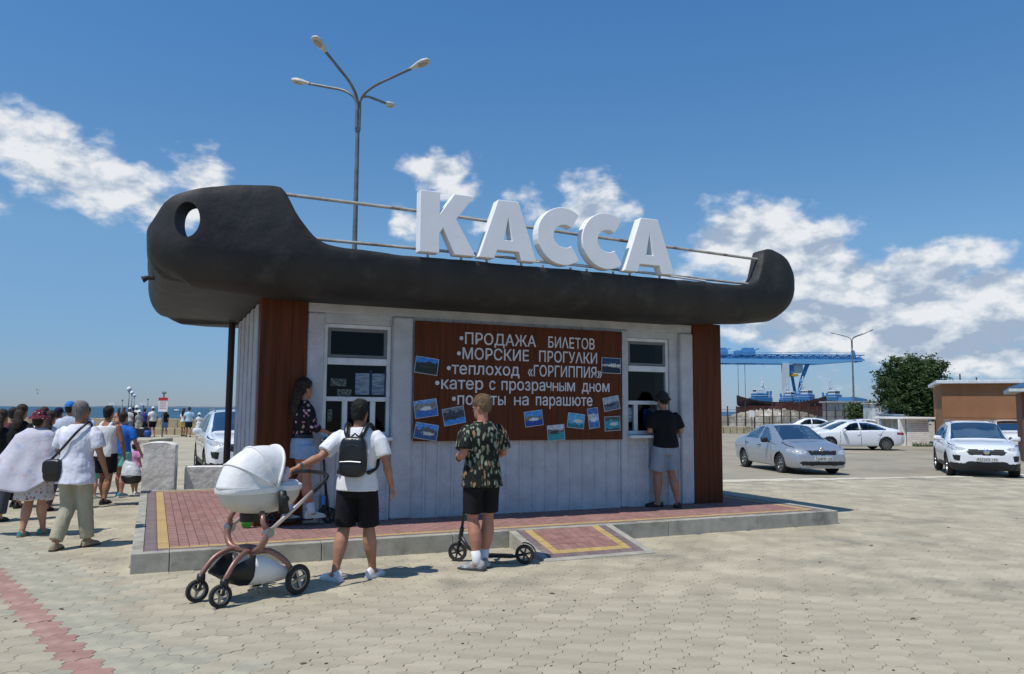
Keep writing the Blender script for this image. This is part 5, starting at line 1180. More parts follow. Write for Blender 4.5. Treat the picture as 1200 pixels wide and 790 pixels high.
def scooter(loc_f, loc_r, base, lab, r, hh, bar, extra=None):
    f, rr_ = Vector(loc_f), Vector(loc_r); d = (f - rr_).normalized(); L = (f - rr_).length; a = math.atan2(d.y, d.x)
    t = empty('kick_scooter', (rr_.x, rr_.y, base), a, lab, 'scooter')
    wheel(t, (L, 0, r), r, .034, (0, 1, 0), 6, m_darkm, fr=.72); wheel(t, (0, 0, r), r, .034, (0, 1, 0), 6, m_darkm, fr=.72)
    MB().box((.13, -.065, r * .62), (L - .22, .065, r * .62 + .03)).build('deck', m_blackp, t, bevel=.012)
    fk = MB(); fk.tube([(.14, -.03, r * .7), (0, -.03, r)], .012, 8); fk.tube([(.14, .03, r * .7), (0, .03, r)], .012, 8); fk.build('rear_fork', m_darkm, t)
    m = MB(); n = 9; R_ = []
    for i in range(n): q = R(200) - R(120) * i / (n - 1); R_.append([(math.cos(q) * (r + .014), -.024, r + math.sin(q) * (r + .014)), (math.cos(q) * (r + .014), .024, r + math.sin(q) * (r + .014)), (math.cos(q) * (r + .022), .024, r + math.sin(q) * (r + .022)), (math.cos(q) * (r + .022), -.024, r + math.sin(q) * (r + .022))])
    m.loft(R_); m.build('mudguard', m_darkm, t)
    tx = L - .075 - .06
    q = MB(); q.tube([(L, -.028, r), (L - .02, -.028, r * 2.1), (L - .035, 0, r * 2.45)], .012, 8); q.tube([(L, .028, r), (L - .02, .028, r * 2.1), (L - .035, 0, r * 2.45)], .012, 8); q.tube([(L - .03, 0, r * 2.3), (L - .05, 0, r * 2.3 + .13)], .024, 12); q.build('front_fork', m_blackp, t, smooth=40)
    MB().tube([(L - .24, 0, r * .75), (L - .12, 0, r * 1.5), (L - .04, 0, r * 2.3 + .03)], .02, 10).build('neck', m_darkm, t, True)
    MB().tube([(L - .045, 0, r * 2.3 + .1), (L - .12, 0, hh)], .0165, 12).build('stem', m_darkm, t, True)
    b = MB().tube([(L - .12, -bar, hh), (L - .12, bar, hh)], .012, 10).build('handlebar', m_darkm, t, True)
    for s in (-1, 1): MB().tube([(L - .12, s * bar, hh), (L - .12, s * (bar - .11), hh)], .018, 10).build('grip', m_blackp, b, True)
    if extra: extra(t, L)
    return t
scooter((-.585, 8.86, 0), (.155, 8.74, 0), 0, 'black kick scooter standing behind the youth in the leaf-print shirt', .105, .98, .2)
def blue_tag(t, L): MB().box((L - .13, -.075, .24), (L - .075, -.028, .36)).build('battery_box', pm('cyan_box', lin((40, 130, 190)), bump=.1, rough=.4), t, bevel=.01)
scooter((-2.34, 10.30, 0), (-3.02, 9.92, 0), PH, 'black kick scooter with a blue box ridden by the young woman on the platform', .10, 1.08, .23, blue_tag)
def packet():
    q = gp(289, 619, PH); t = empty('snack_packet', q, R(20), 'small green snack packet standing on the red brick platform under the pram', 'packet')
    m = pm('green_wrapper', lin((90, 190, 40)), lin((40, 120, 60)), sc=9, bump=.4, rough=.35, c3=lin((60, 60, 140)), sc3=5)
    bag_box(MB(), (0, 0, .125), (.07, .035, .125), p=3.2).build('pouch', m, t, True); MB().box((-.068, -.004, .243), (.068, .004, .268)).build('seal', m, t)
    t = empty('small_box', gp(304, 615, PH), R(12), 'small brown cardboard box beside the green packet', 'box'); MB().box((-.09, -.07, 0), (.09, .07, .2)).build('carton', pm('cardboard', lin((150, 96, 54)), bump=.2), t, bevel=.004); MB().box((-.088, -.003, .2), (.088, .003, .204)).build('tape', pm('tape', lin((176, 130, 80)), bump=0), t)
packet()
print('pram, scooters', time.time() - T0)

# ------------------------------------------------------------------ cars
def inpoly(x, z, P):
    c = False; n = len(P)
    for i in range(n):
        a, b = P[i], P[(i + 1) % n]
        if (a[1] > z) != (b[1] > z) and x < (b[0] - a[0]) * (z - a[1]) / (b[1] - a[1]) + a[0]: c = not c
    return c
def segd(x, z, a, b):
    dx, dz = b[0] - a[0], b[1] - a[1]; t = max(0, min(1, ((x - a[0]) * dx + (z - a[1]) * dz) / (dx * dx + dz * dz + 1e-9))); return math.hypot(x - a[0] - t * dx, z - a[1] - t * dz)
m_cglass = glass_mat('car_glass', (.34, .40, .40), .028); m_ctrim = pm('car_black_trim', (.016, .016, .017), bump=.05, rough=.5); m_lamp = pm('lamp_glass', (.55, .58, .62), (.25, .27, .3), sc=14, bump=.15, rough=.08, coat=1); m_tail = pm('tail_lamp', (.35, .012, .012), bump=.05, rough=.1, coat=1); m_int = pm('car_interior', (.03, .03, .032), bump=.2, rough=.8); m_chrome = pm('chrome', (.75, .76, .78), metal=1, bump=0, rough=.12); m_plate = pm('number_plate', (.68, .68, .66), bump=0, rough=.5); m_ink = pm('plate_ink', (.015, .015, .015), bump=0)
def smtab(tab, xs, w=.06):
    raw = [interp(tab, x) for x in xs]; k = max(1, int(w / (xs[1] - xs[0]))); out = []
    for i in range(len(raw)): a = raw[max(0, i - k):i + k + 1]; out.append(sum(a) / len(a))
    return out
def make_car(sp, label, loc, heading, group=None, nx=230, lod=False):
    L, W, Hh = sp['L'], sp['W'], sp['H']; xf = L / 2
    t = empty('parked_car', loc, heading, label, 'car', group)
    paint = sp['paint']
    xs = [-xf + L * i / nx for i in range(nx + 1)]
    top = smtab(sp['top'], xs, .05); belt = smtab(sp['belt'], xs, .05); low = smtab(sp['low'], xs, .08); wid = smtab(sp['wid'], xs, .10); wtop = smtab(sp['wtop'], xs, .12)
    def section(i, s=1.0, dx=0):
        w, wt, zt, zb, zl = wid[i], wtop[i], top[i], belt[i], low[i]
        zb = min(zb, zt - .035)
        P = [(0, zl), (w * .6, zl), (w * .9, zl + .015), (w * .97, zl + .10), (w * 1.0, zl + (zb - zl) * .42), (w * .995, zl + (zb - zl) * .7), (w * .965, zb - .03), (w * .94, zb + .005), (wt + (w * .94 - wt) * .35, zb + (zt - zb) * .62), (wt * 1.0, zt - min(.09, (zt - zb) * .35)), (wt * .9, zt - min(.035, (zt - zb) * .14)), (wt * .55, zt - .008), (0, zt)]
        pts = smooth_path([Vector((0, y, z)) for y, z in P], 5)
        cz = (zl + zt) / 2
        return [Vector((xs[i] + dx, q.y * s, cz + (q.z - cz) * s)) for q in pts]
    secs = []; meta = []
    ncap = 16
    for k in range(ncap, 0, -1): s = 1 - (k / ncap) ** 1.0; secs.append(section(0, max(s, .001), -sp.get('rb', .04) * (1 - s * s))); meta.append(-1)
    for i in range(nx + 1): secs.append(section(i)); meta.append(0)
    for k in range(1, ncap + 1): s = 1 - (k / ncap) ** 1.0; secs.append(section(nx, max(s, .001), sp.get('fb', .06) * (1 - s * s))); meta.append(1)
    nj = len(secs[0]); wheels = sp['wheels']; wr = sp['wr']; arch = wr + .045
    groups = {}
    def cls(p, j, m):
        x, y, z = p; ay = abs(y); tj = j / (nj - 1)
        for wx in wheels:
            d = math.hypot(x - wx, z - wr)
            if ay > W * .30 and d < arch and tj < .55: return None
            if sp.get('clad') and ay > W * .38 and d < arch + .055 and z < .9 and tj < .6: return 'cladding'
        if m == 0:
            for nm, P in sp['side']:
                if ay > W * .25 and .40 < tj < .86 and inpoly(x, z, P): return nm
            if tj > .70:
                a, b = sp['ws']; c, d = sp['rw']
                if a < x < b and ay < interp([(a, sp['wsw'][1]), (b, sp['wsw'][0])], x): return 'windscreen'
                if c < x < d and ay < interp([(c, sp['rww'][0]), (d, sp['rww'][1])], x): return 'rear_window'
            if not lod and ay > W * .4:
                for gi, (a, b) in enumerate(sp['gaps']):
                    if segd(x, z, a, b) < .0085: return 'panel_gap#%d' % gi
        if x > xf - sp.get('fz', .55):
            for nm, P, xm in sp['front']:
                if x > xf - xm and inpoly(ay, z, P): return nm
        if x < -xf + .5:
            for nm, P, xm in sp['rear']:
                if x < -xf + xm and inpoly(ay, z, P): return nm
        if sp.get('clad') and z < interp(sp['clad'], x): return 'cladding'
        if z < sp.get('sill', .22): return 'sill'
        return 'body'
    for i in range(len(secs) - 1):
        for j in range(nj - 1):
            a, b, c, d = secs[i][j], secs[i + 1][j], secs[i + 1][j + 1], secs[i][j + 1]; p = (a + b + c + d) / 4
            g = cls(p, j, meta[i] if meta[i] == meta[i + 1] else 0)
            if g: groups.setdefault(g, []).append((i, j))
    mats = dict(body=paint, windscreen=m_cglass, rear_window=m_cglass, side_window=m_cglass, rear_side_window=m_cglass, headlight=m_lamp, grille=m_ctrim, air_intake=m_ctrim, tail_light=m_tail, cladding=m_ctrim, sill=m_ctrim, panel_gap=m_ctrim, window_trim=m_ctrim, fog_lamp=m_lamp, chrome_strip=m_chrome, fog_bezel=m_ctrim)
    pair = ('headlight', 'tail_light', 'side_window', 'rear_side_window', 'fog_lamp', 'fog_bezel')
    for g, fl in groups.items():
        g, key = g.split('#')[0], g
        for side in ((1, -1) if g in pair or '#' in key else (0,)):
            idx = {}; V = []; F = []
            def vid(i, j, sg):
                if j == 0 or j == nj - 1: sg = 1
                k = (i, j, sg)
                if k not in idx:
                    q = secs[i][j]; idx[k] = len(V); V.append((q.x, q.y * sg, q.z))
                return idx[k]
            for (i, j) in fl:
                for sg in ((1, -1) if side == 0 else (side,)):
                    f = [vid(i, j, sg), vid(i + 1, j, sg), vid(i + 1, j + 1, sg), vid(i, j + 1, sg)]
                    f = list(dict.fromkeys(f))
                    if len(f) > 2: F.append(f if sg > 0 else f[::-1])
            me = bpy.data.meshes.new(g); me.from_pydata(V, [], F); me.materials.append(mats[g]); me.polygons.foreach_set('use_smooth', [True] * len(F)); me.validate()
            o = link(g, me, t)
            if g in ('body', 'cladding'): pass
    # tub, seats, dashboard
    cb = [b - .05 for b in belt]
    tub = MB(); R_ = []
    for i in range(12, nx - 12, 8):
        w = wid[i] * .86; zl = low[i] + .06; zb = min(belt[i], top[i]) - .07; near = any(abs(xs[i] - wx) < arch + .02 for wx in wheels); w2 = W / 2 - .30 if near else w
        R_.append([(xs[i], -w2, zl), (xs[i], w2, zl), (xs[i], w2, max(zl + .02, zb)), (xs[i], -w2, max(zl + .02, zb))])
    tub.loft(R_); tub.build('underbody', m_int, t)
    bz = interp(sp['belt'], 0)
    for sx, sy in ((.1, -1), (.1, 1), (-.75, -1), (-.75, 1)):
        m = MB(); bag_box(m, (sx - .12, sy * .36, bz + .02), (.09, .22, .28), p=3.5); bag_box(m, (sx - .16, sy * .36, bz + .32), (.06, .12, .09), p=3); m.build('seat', m_int, t, True)
    ca, cbx = sp['ws']; MB().box((ca + .55, -W * .38, bz - .1), (cbx - .08, W * .38, bz + .03)).build('dashboard', m_int, t, bevel=.03)
    # wheels
    for wx in wheels:
        for sy in (-1, 1):
            wheel(t, (wx, sy * (W / 2 - .115), wr), wr, .205, (0, sy, 0), sp.get('spokes', 5), sp.get('rim', m_greym), fr=.68)
            dk = MB().lathe([(.001, 0), (wr * .6, 0), (wr * .6, .03)], Matrix.Translation((wx, sy * (W / 2 - .15), wr)) @ Vector((1, 0, 0)).rotation_difference(Vector((0, sy, 0))).to_matrix().to_4x4(), 20).build('brake_disc', m_darkm, t)
    # mirrors, handles
    mx, mz = sp['mirror']
    for sy in (-1, 1):
        m = MB(); bag_box(m, (mx, sy * (W / 2 + .10), mz), (.075, .11, .075), p=3); m.tube([(mx + .02, sy * (W / 2 - .06), mz - .05), (mx + .01, sy * (W / 2 + .03), mz - .02)], .025, 8); m.build('mirror', sp.get('mirror_m', paint), t, True)
        for hx, hz in sp['handles']:
            yy = interp(list(zip(xs, wid)), hx) * .985; MB().tube([(hx - .09, sy * yy, hz), (hx - .06, sy * (yy + .03), hz), (hx + .06, sy * (yy + .03), hz), (hx + .09, sy * yy, hz)], .013, 8).build('door_handle', sp.get('handle_m', paint), t, True)
    for g in sp.get('extra', []): g(t, sp, xf)
    return t
def plate(txt, z, fx):
    def f(t, sp, xf):
        p = MB().box((xf + fx, -.26, z - .056), (xf + fx + .012, .26, z + .056)).build('number_plate', m_plate, t, bevel=.004)
        M = Matrix.Translation((xf + fx + .015, -.235, z - .035)) @ Matrix(((0, 0, 1, 0), (1, 0, 0, 0), (0, 1, 0, 0), (0, 0, 0, 1)))
        text_mesh(txt, .1, m_ink, 'plate_lettering', p, M, extrude=.001, width=.47)
    return f
def badge(z, fx, r=.06):
    def f(t, sp, xf): MB().lathe([(.001, .012), (r * .8, .012), (r, 0), (r, -.02)], Matrix.Translation((xf + fx, 0, z)), 20).build('badge', m_chrome, t, smooth=40)
    return f
def roof_rails(t, sp, xf):
    for sy in (-1, 1):
        x0, x1, z = sp['rails']; y = sy * sp['railw']; q = smooth_path([(x0, y, z - .04), (x0 + .1, y, z + .02), ((x0 + x1) / 2, y, z + .045), (x1 - .1, y, z + .02), (x1, y, z - .05)]); MB().tube(q, .017, 8).build('roof_rail', m_greym, t, True)
def wipers(t, sp, xf):
    a, b = sp['ws']
def sunshade(t, sp, xf):
    # silvery sunshade behind the windscreen
    a, b = sp['ws']; n = 16; V = []; F = []
    for i in range(n + 1):
        for j in range(9):
            u, v = i / n, j / 8; x = a + .22 + (b - a - .42) * (1 - v) - .06; z = interp(sp['top'], x + .08) - .12; V.append((x + .02 * math.sin(u * 14), -.58 + 1.16 * u, z + .03 * math.sin(u * 9 + v * 4)))
    for i in range(n):
        for j in range(8): F.append((i * 9 + j, i * 9 + j + 1, (i + 1) * 9 + j + 1, (i + 1) * 9 + j))
    MB().add(V, F).build('sunshade', pm('silver_foil', (.75, .78, .82), (.5, .55, .6), sc=4, bump=.8, bsc=9, rough=.35), t, True)
silver = pm('silver_paint', (.42, .45, .50), (.40, .43, .48), metal=.55, bump=0, rough=.3, coat=1); white_p = pm('white_paint', (.74, .76, .79), (.72, .74, .77), bump=0, rough=.3, coat=1)
def mir(P): return P
SEDAN = dict(L=4.48, W=1.71, H=1.46, paint=silver, wheels=(1.33, -1.27), wr=.305, spokes=7,
    top=[(-2.24, .86), (-2.15, .97), (-1.95, 1.04), (-1.62, 1.09), (-.95, 1.36), (-.5, 1.44), (0, 1.46), (.35, 1.43), (.72, 1.28), (1.30, .985), (1.7, .92), (2.02, .83), (2.16, .76), (2.24, .68)],
    belt=[(-2.24, .80), (-2.1, .90), (-1.5, .97), (-.9, .955), (.7, .905), (1.2, .885), (1.7, .84), (2.05, .75), (2.24, .62)], low=[(-2.24, .36), (-2.05, .27), (-1.6, .2), (1.7, .2), (2.0, .2), (2.24, .22)],
    wid=[(-2.24, .66), (-2.15, .76), (-1.9, .82), (-1.2, .852), (1.2, .852), (1.75, .83), (2.0, .79), (2.16, .71), (2.24, .60)], wtop=[(-2.24, .5), (-1.7, .62), (-1.3, .56), (-.6, .56), (.2, .57), (.6, .60), (1.2, .66), (1.9, .62), (2.24, .5)],
    side=[('side_window', [(-.12, .965), (.72, .945), (.60, 1.05), (.25, 1.30), (.0, 1.365), (-.10, 1.37)]), ('rear_side_window', [(-.19, .965), (-.17, 1.37), (-.5, 1.36), (-.92, 1.27), (-1.16, 1.13), (-1.22, 1.02), (-1.1, .985)])],
    ws=(.36, 1.23), wsw=(.66, .535), rw=(-1.62, -.98), rww=(.60, .5), gaps=[((.80, .28), (.76, .93)), ((-.155, .25), (-.155, 1.38)), ((-.9, .5), (-1.16, .98)), ((1.28, .93), (2.0, .8)), ((-.9, .5), (-.86, .34))],
    front=[('headlight', [(.40, .66), (.55, .74), (.80, .76), (.85, .68), (.70, .62), (.48, .61)], .5), ('chrome_strip', [(0, .735), (.42, .735), (.42, .722), (0, .722)], .2), ('grille', [(0, .72), (.42, .72), (.36, .60), (0, .60)], .25), ('air_intake', [(0, .42), (.62, .42), (.66, .38), (.6, .30), (0, .30)], .4)],
    rear=[('tail_light', [(.5, .78), (.85, .84), (.85, .66), (.55, .66)], .35)], mirror=(.62, .97), mirror_m=m_ctrim, handles=[(-.02, .80), (-.98, .84)], handle_m=m_ctrim, sill=.215,
    extra=[plate('Т228НК 123', .50, .055), badge(.755, -.02)])
SUV = dict(L=4.27, W=1.78, H=1.63, paint=white_p, wheels=(1.30, -1.29), wr=.335, spokes=5,
    top=[(-2.135, 1.0), (-2.05, 1.22), (-1.85, 1.47), (-1.6, 1.585), (-1.0, 1.625), (-.3, 1.63), (.2, 1.59), (.55, 1.45), (1.12, 1.09), (1.6, 1.03), (1.9, .97), (2.05, .88), (2.135, .78)],
    belt=[(-2.135, .95), (-1.9, 1.10), (-1.2, 1.07), (-.3, 1.03), (.6, 1.0), (1.1, .975), (1.6, .94), (1.95, .86), (2.135, .7)], low=[(-2.135, .40), (-1.9, .27), (-1.5, .24), (1.6, .24), (1.95, .22), (2.135, .26)],
    wid=[(-2.135, .72), (-2.0, .83), (-1.6, .87), (1.5, .885), (1.8, .86), (2.0, .80), (2.135, .68)], wtop=[(-2.135, .56), (-1.7, .58), (-.6, .60), (.2, .61), (.6, .64), (1.1, .70), (1.8, .70), (2.135, .56)],
    side=[('side_window', [(-.14, 1.05), (.66, 1.03), (.5, 1.17), (.18, 1.42), (0, 1.49), (-.12, 1.50)]), ('rear_side_window', [(-.21, 1.055), (-.19, 1.50), (-.9, 1.49), (-1.06, 1.44), (-1.06, 1.09)]), ('side_window', [(-1.12, 1.11), (-1.12, 1.42), (-1.42, 1.35), (-1.62, 1.17)])],
    ws=(.22, 1.06), wsw=(.71, .575), rw=(-2.05, -1.72), rww=(.5, .5), gaps=[((.78, .34), (.74, 1.0)), ((-.175, .32), (-.175, 1.5)), ((-.88, .5), (-1.1, 1.06)), ((1.1, 1.0), (1.95, .92))],
    front=[('headlight', [(.46, .84), (.58, .885), (.85, .93), (.88, .88), (.78, .80), (.58, .79)], .55), ('grille', [(0, .83), (.40, .83), (.47, .76), (.40, .67), (0, .67)], .3), ('fog_bezel', [(.62, .66), (.80, .67), (.76, .52), (.64, .50)], .45), ('air_intake', [(0, .48), (.44, .50), (.56, .38), (0, .38)], .4)],
    rear=[('tail_light', [(.5, 1.02), (.9, 1.08), (.9, .88), (.6, .88)], .35)], mirror=(.62, 1.10), handles=[(-.05, .92), (-.98, .95)], clad=[(-2.135, .50), (-1.7, .44), (-1, .40), (1, .40), (1.7, .42), (1.95, .46), (2.135, .44)], rails=(-1.45, .1, 1.60), railw=.55,
    extra=[plate('А252КУ 193', .555, .06), badge(.77, .05, .075), roof_rails, sunshade])
MOND = dict(SEDAN); MOND.update(L=4.78, W=1.88, H=1.50, paint=white_p, wheels=(1.43, -1.42), wr=.335, spokes=10,
    top=[(-2.39, .92), (-2.28, 1.05), (-2.0, 1.12), (-1.75, 1.17), (-1.0, 1.42), (-.5, 1.49), (0, 1.50), (.4, 1.46), (.8, 1.32), (1.45, 1.02), (1.9, .95), (2.2, .85), (2.39, .70)], belt=[(-2.39, .86), (-2.2, .98), (-1.5, 1.0), (-.9, .985), (.8, .935), (1.4, .91), (1.9, .87), (2.2, .77), (2.39, .64)], low=[(-2.39, .36), (-2.2, .25), (-1.7, .2), (1.9, .2), (2.39, .24)],
    wid=[(-2.39, .72), (-2.25, .84), (-1.9, .91), (1.5, .93), (2.0, .89), (2.2, .83), (2.39, .66)], wtop=[(-2.39, .56), (-1.8, .66), (-1.3, .60), (-.5, .60), (.4, .62), (.8, .66), (1.4, .72), (2.0, .68), (2.39, .54)],
    side=[('side_window', [(-.12, .995), (.82, .97), (.66, 1.10), (.30, 1.34), (.02, 1.41), (-.10, 1.415)]), ('rear_side_window', [(-.19, .995), (-.17, 1.415), (-.6, 1.395), (-1.05, 1.28), (-1.45, 1.09), (-1.5, 1.03)])], ws=(.42, 1.36), wsw=(.72, .58), rw=(-1.76, -1.02), rww=(.62, .52), gaps=[((.92, .28), (.86, .95)), ((-.155, .25), (-.155, 1.42)), ((-1.0, .5), (-1.3, 1.0))],
    front=[('headlight', [(.5, .70), (.62, .78), (.88, .82), (.92, .72), (.7, .66)], .5), ('grille', [(0, .74), (.42, .74), (.36, .64), (0, .64)], .25), ('air_intake', [(0, .48), (.56, .48), (.48, .32), (0, .32)], .4)], rear=[('tail_light', [(.5, .90), (.93, .94), (.93, .80), (.6, .78)], .42)], mirror=(.72, 1.0), mirror_m=white_p, handles=[(-.02, .82), (-1.1, .86)], handle_m=white_p, extra=[])
def cars():
    def at(x, y): return (x, y, gz(x, y) - .012)
    # headings: the car's own +x is its front
    make_car(SEDAN, 'silver saloon car parked front-on on the asphalt', at(8.4, 24.2), R(-84)).scale = (1, 1, .96)
    make_car(SUV, 'white sport-utility car with black cladding and sunshade, at the right edge', at(13.65, 23.4), R(-112)).scale = (1, 1, .95)
    m = make_car(MOND, 'white saloon car in side view behind the silver one', at(17.75, 41.3), R(178), 'white cars parked at the back')
    def cp(lab, x, y, hd):
        c = copy_tree(m); c.location = at(x, y); c.rotation_euler = (0, 0, hd); c['label'] = lab
    cp('white car whose roof and windows show behind the white saloon', 19.8, 47.5, R(172)); cp('distant white car showing just above the bonnet of the silver saloon', 22.6, 60, R(165)); cp('farthest white car, behind the white saloon and below the lamp', 23.8, 54, R(180))
    s2 = dict(SUV); s2['extra'] = [roof_rails]; s2['clad'] = [(-2.135, .45), (2.135, .4)]
    w = make_car(s2, 'white car with roof rails behind the low wall left of the kiosk', (-7.05, 20.3, 0), R(-64))
    c = copy_tree(w); c.location = at(24.3, 38.5); c.rotation_euler = (0, 0, R(-112)); c['label'] = 'white car partly hidden behind the white sport-utility car'
cars()
print('cars', time.time() - T0)
# ------------------------------------------------------------------ lamps, walls, promenade
m_pole = pm('galvanised_pole', lin((120, 126, 132)), lin((96, 102, 108)), sc=3, metal=.3, bump=.1, rough=.5); m_lhead = pm('lamp_housing', lin((206, 204, 196)), lin((182, 180, 172)), bump=.05, rough=.5); m_lens = pm('lamp_lens', lin((170, 166, 150)), bump=.1, rough=.25)
def lamp_head(parent, base, d, L=.62):
    d = Vector(d).normalized(); s = Vector((-d.y, d.x, 0)).normalized(); up = d.cross(s); up = -up if up.z < 0 else up
    R_ = []
    for (a, w, h) in ((-.02, .045, .05), (.10, .07, .07), (.25, .13, .10), (.42, .15, .11), (.56, .12, .085), (.62, .04, .03)):
        R_.append([base + d * (a * L / .62) + s * w * math.cos(k) + up * (h * math.sin(k) * (1 if math.sin(k) > 0 else .55)) for k in [2 * math.pi * i / 14 for i in range(14)]])
    o = MB().loft(R_).build('lamp_head', m_lhead, parent, smooth=50)
    MB().ell(base + d * (.38 * L / .62) - up * .04, (.17, .11, .045), 14, 7, Matrix((d, s, up)).transposed()).build('lamp_lens', m_lens, o, True)
def street_lamp(x, y, z, H, heads, label, r=.075):
    t = empty('street_lamp', (x, y, z), 0, label, 'street lamp'); fk = H * .865
    MB().tube([(0, 0, 0), (0, 0, fk * .5), (0, 0, fk)], [r * 1.25, r * 1.1, r * .8], 16).build('pole', m_pole, t, smooth=40)
    MB().tube([(0, 0, fk - .05), (0, 0, fk + .06)], r * 1.05, 14).build('collar', m_pole, t, smooth=40)
    for (dx, dy, dz) in heads:
        L = math.hypot(dx, dy); u = Vector((dx / L, dy / L, 0))
        P = [u * .055 + Vector((0, 0, fk)), u * .055 + Vector((0, 0, fk + (H - fk) * .35)), u * .10 + Vector((0, 0, fk + (H - fk) * .62)), u * (L * .22) + Vector((0, 0, H - .30)), u * (L * .5) + Vector((0, 0, H - .12)), u * (L * .8) + Vector((0, 0, H + dz))]
        q = smooth_path(P, 5); MB().tube(q, .042, 10).build('arm', m_pole, t, True); lamp_head(t, q[-1], (q[-1] - q[-3]))
    return t
street_lamp(-4.6, 22.5, 0, 11.4, [(-.74, -2.15, .05), (2.05, -.85, .05), (-2.0, .55, .05), (.6, 2.4, .05)], 'tall four-armed street lamp rising behind the kiosk roof')
q = dp(1001, 485, 85); street_lamp(q.x, 85, -.25, 10.4, [(-2.0, .3, .05), (1.5, -1.7, .15), (1.6, 1.2, .05)], 'three-armed street lamp above the parked white cars', .09)

m_wash = pm('whitewashed_concrete', lin((234, 232, 226)), lin((216, 213, 206)), sc=3, bump=.5, bsc=9, rough=.95, c3=lin((196, 192, 182)), sc3=7, bd=.03)
def rough_block(name, label, cat, M, size, mat, disp=.014, seg=9, top=.04):
    t = bpy.data.objects.new(name, None)
    bm = bmesh.new(); bmesh.ops.create_cube(bm, size=1)
    bmesh.ops.subdivide_edges(bm, edges=bm.edges, cuts=seg, use_grid_fill=True)
    for v in bm.verts:
        p = Vector((v.co.x * size[0], v.co.y * size[1], (v.co.z + .5) * size[2]))
        n = mnoise.noise(p * 5) * disp + mnoise.noise(p * 14) * disp * .5
        ex = abs(v.co.x) > .49; ey = abs(v.co.y) > .49; ez = v.co.z > .49
        p += Vector((v.co.x * 2 * n if ex else 0, v.co.y * 2 * n if ey else 0, n if ez else 0))
        if ez: p.z -= top * (abs(v.co.x * 2) ** 3) * (1 if size[0] < 1.5 else 0)
        if ex + ey + ez > 1: p = Vector((p.x * .985, p.y * .985, p.z * .99))
        v.co = p
    me = bpy.data.meshes.new(name); bm.to_mesh(me); bm.free(); me.materials.append(mat); me.polygons.foreach_set('use_smooth', [True] * len(me.polygons)); me.set_sharp_from_angle(angle=R(50))
    o = link(name, me); o.matrix_world = M
    return tag(o, label, cat)
ML = lambda u, v, z, a=0: KM @ Matrix.Translation((u, v, z)) @ Matrix.Rotation(a, 4, 'Z')
rough_block('bollard_block', 'whitewashed concrete block at the back corner of the platform', 'block', ML(.30, 7.0, -.02, -KA * .35), (.55, .42, 1.06), m_wash)
rough_block('low_wall', 'low whitewashed wall running from the block to the kiosk', 'wall', ML(2.25, 7.05, -.02), (3.05, .36, .60), m_wash, .01)
MB().tube([(0, 0, 0), (0, 0, .45), (.02, -.05, .5)], .018, 8)
# sea wall and steps
m_swall = pm('sea_wall_concrete', lin((184, 170, 138)), lin((160, 148, 120)), sc=.8, bump=.5, bsc=9, rough=.95, c3=lin((140, 130, 108)), sc3=.6)
def sea_wall():
    t = empty('sea_wall', (-60, 48.3, 0), 0, 'long pale concrete parapet along the sea', 'wall')
    for i in range(14): MB().box((i * 4.4, 0, -2.5), (i * 4.4 + 4.38, .5, .98)).build('wall_section', m_swall, t, bevel=.03)
    for i in range(14): MB().box((i * 4.4 + .02, -.35, -.1), (i * 4.4 + 4.36, -.005, .42)).build('bench_step', m_swall, t, bevel=.03)
    s = empty('landing_step', (-26.5, 37, 0), 0); tag(s, 'low concrete step on the promenade in front of the crowd', 'step')
    for i in range(3): MB().box((i * 3.2, 0, 0), (i * 3.2 + 3.18, 2.6, .16)).build('slab', m_conc, s, bevel=.02)
sea_wall()
def ball_lamp(px, py, Y, label):
    q = dp(px, py, Y); t = empty('ball_lamp', (q.x, Y, 0), 0, label, 'lamp', 'ball lamps on the pier'); MB().tube([(0, 0, -.5), (0, 0, q.z - .2)], [.06, .04], 8).build('post', m_pole, t, True); MB().ell((0, 0, q.z), (.19, .19, .19), 16, 12).build('globe', pm('white_globe', (.85, .85, .85), bump=0, rough=.7), t, True); MB().tube([(0, 0, q.z - .22), (0, 0, q.z - .14)], .07, 10).build('cap', m_pole, t)
ball_lamp(151.5, 456, 62, 'nearest and largest of the three white ball lamps by the sea'); ball_lamp(154.8, 460.5, 76, 'middle one of the three white ball lamps by the sea'); ball_lamp(157.6, 463.5, 92, 'farthest and smallest of the three white ball lamps by the sea')
def notice():
    q = dp(191, 475, 44.5); Y = 44.5; k = Y / FPX; t = empty('notice_sign', (q.x, Y, 0), 0, 'red and white notice board on a post by the sea wall', 'sign')
    z0, z1 = dp(191, 482.5, Y).z, dp(191, 466, Y).z; w = 5.4 * k
    MB().tube([(0, .06, 0), (0, .06, z1 + .25)], .045, 8).build('post', m_pole, t); MB().box((-w, 0, z0), (w, .03, z1)).build('panel', pm('sign_white', lin((232, 232, 232)), bump=0), t); MB().box((-w, -.012, z1 - .16), (w, -.002, z1)).build('red_header', pm('sign_red', lin((196, 40, 52)), bump=0), t)
    for j in range(5): MB().box((-w * .75, -.008, z1 - .26 - j * .09), (w * (.75 - .2 * (j % 2)), -.002, z1 - .225 - j * .09)).build('text_line', pm('sign_pink', lin((206, 150, 152)), bump=0), t)
    MB().tube([(-.1, .05, z1 + .28), (.12, .05, z1 + .28)], .06, 8).build('lamp', m_pole, t)
notice()
def small_sign(px, py, Y, label):
    q = dp(px, py, Y); k = Y / FPX; t = empty('small_sign', (q.x, Y, 0), 0, label, 'sign'); MB().tube([(0, .05, -.5), (0, .05, q.z)], .04, 8).build('post', m_pole, t); MB().box((-4 * k, 0, q.z - 1.6 * k), (4 * k, .04, q.z + 1.6 * k)).build('panel', pm('sign_white', lin((232, 232, 232)), bump=0), t)
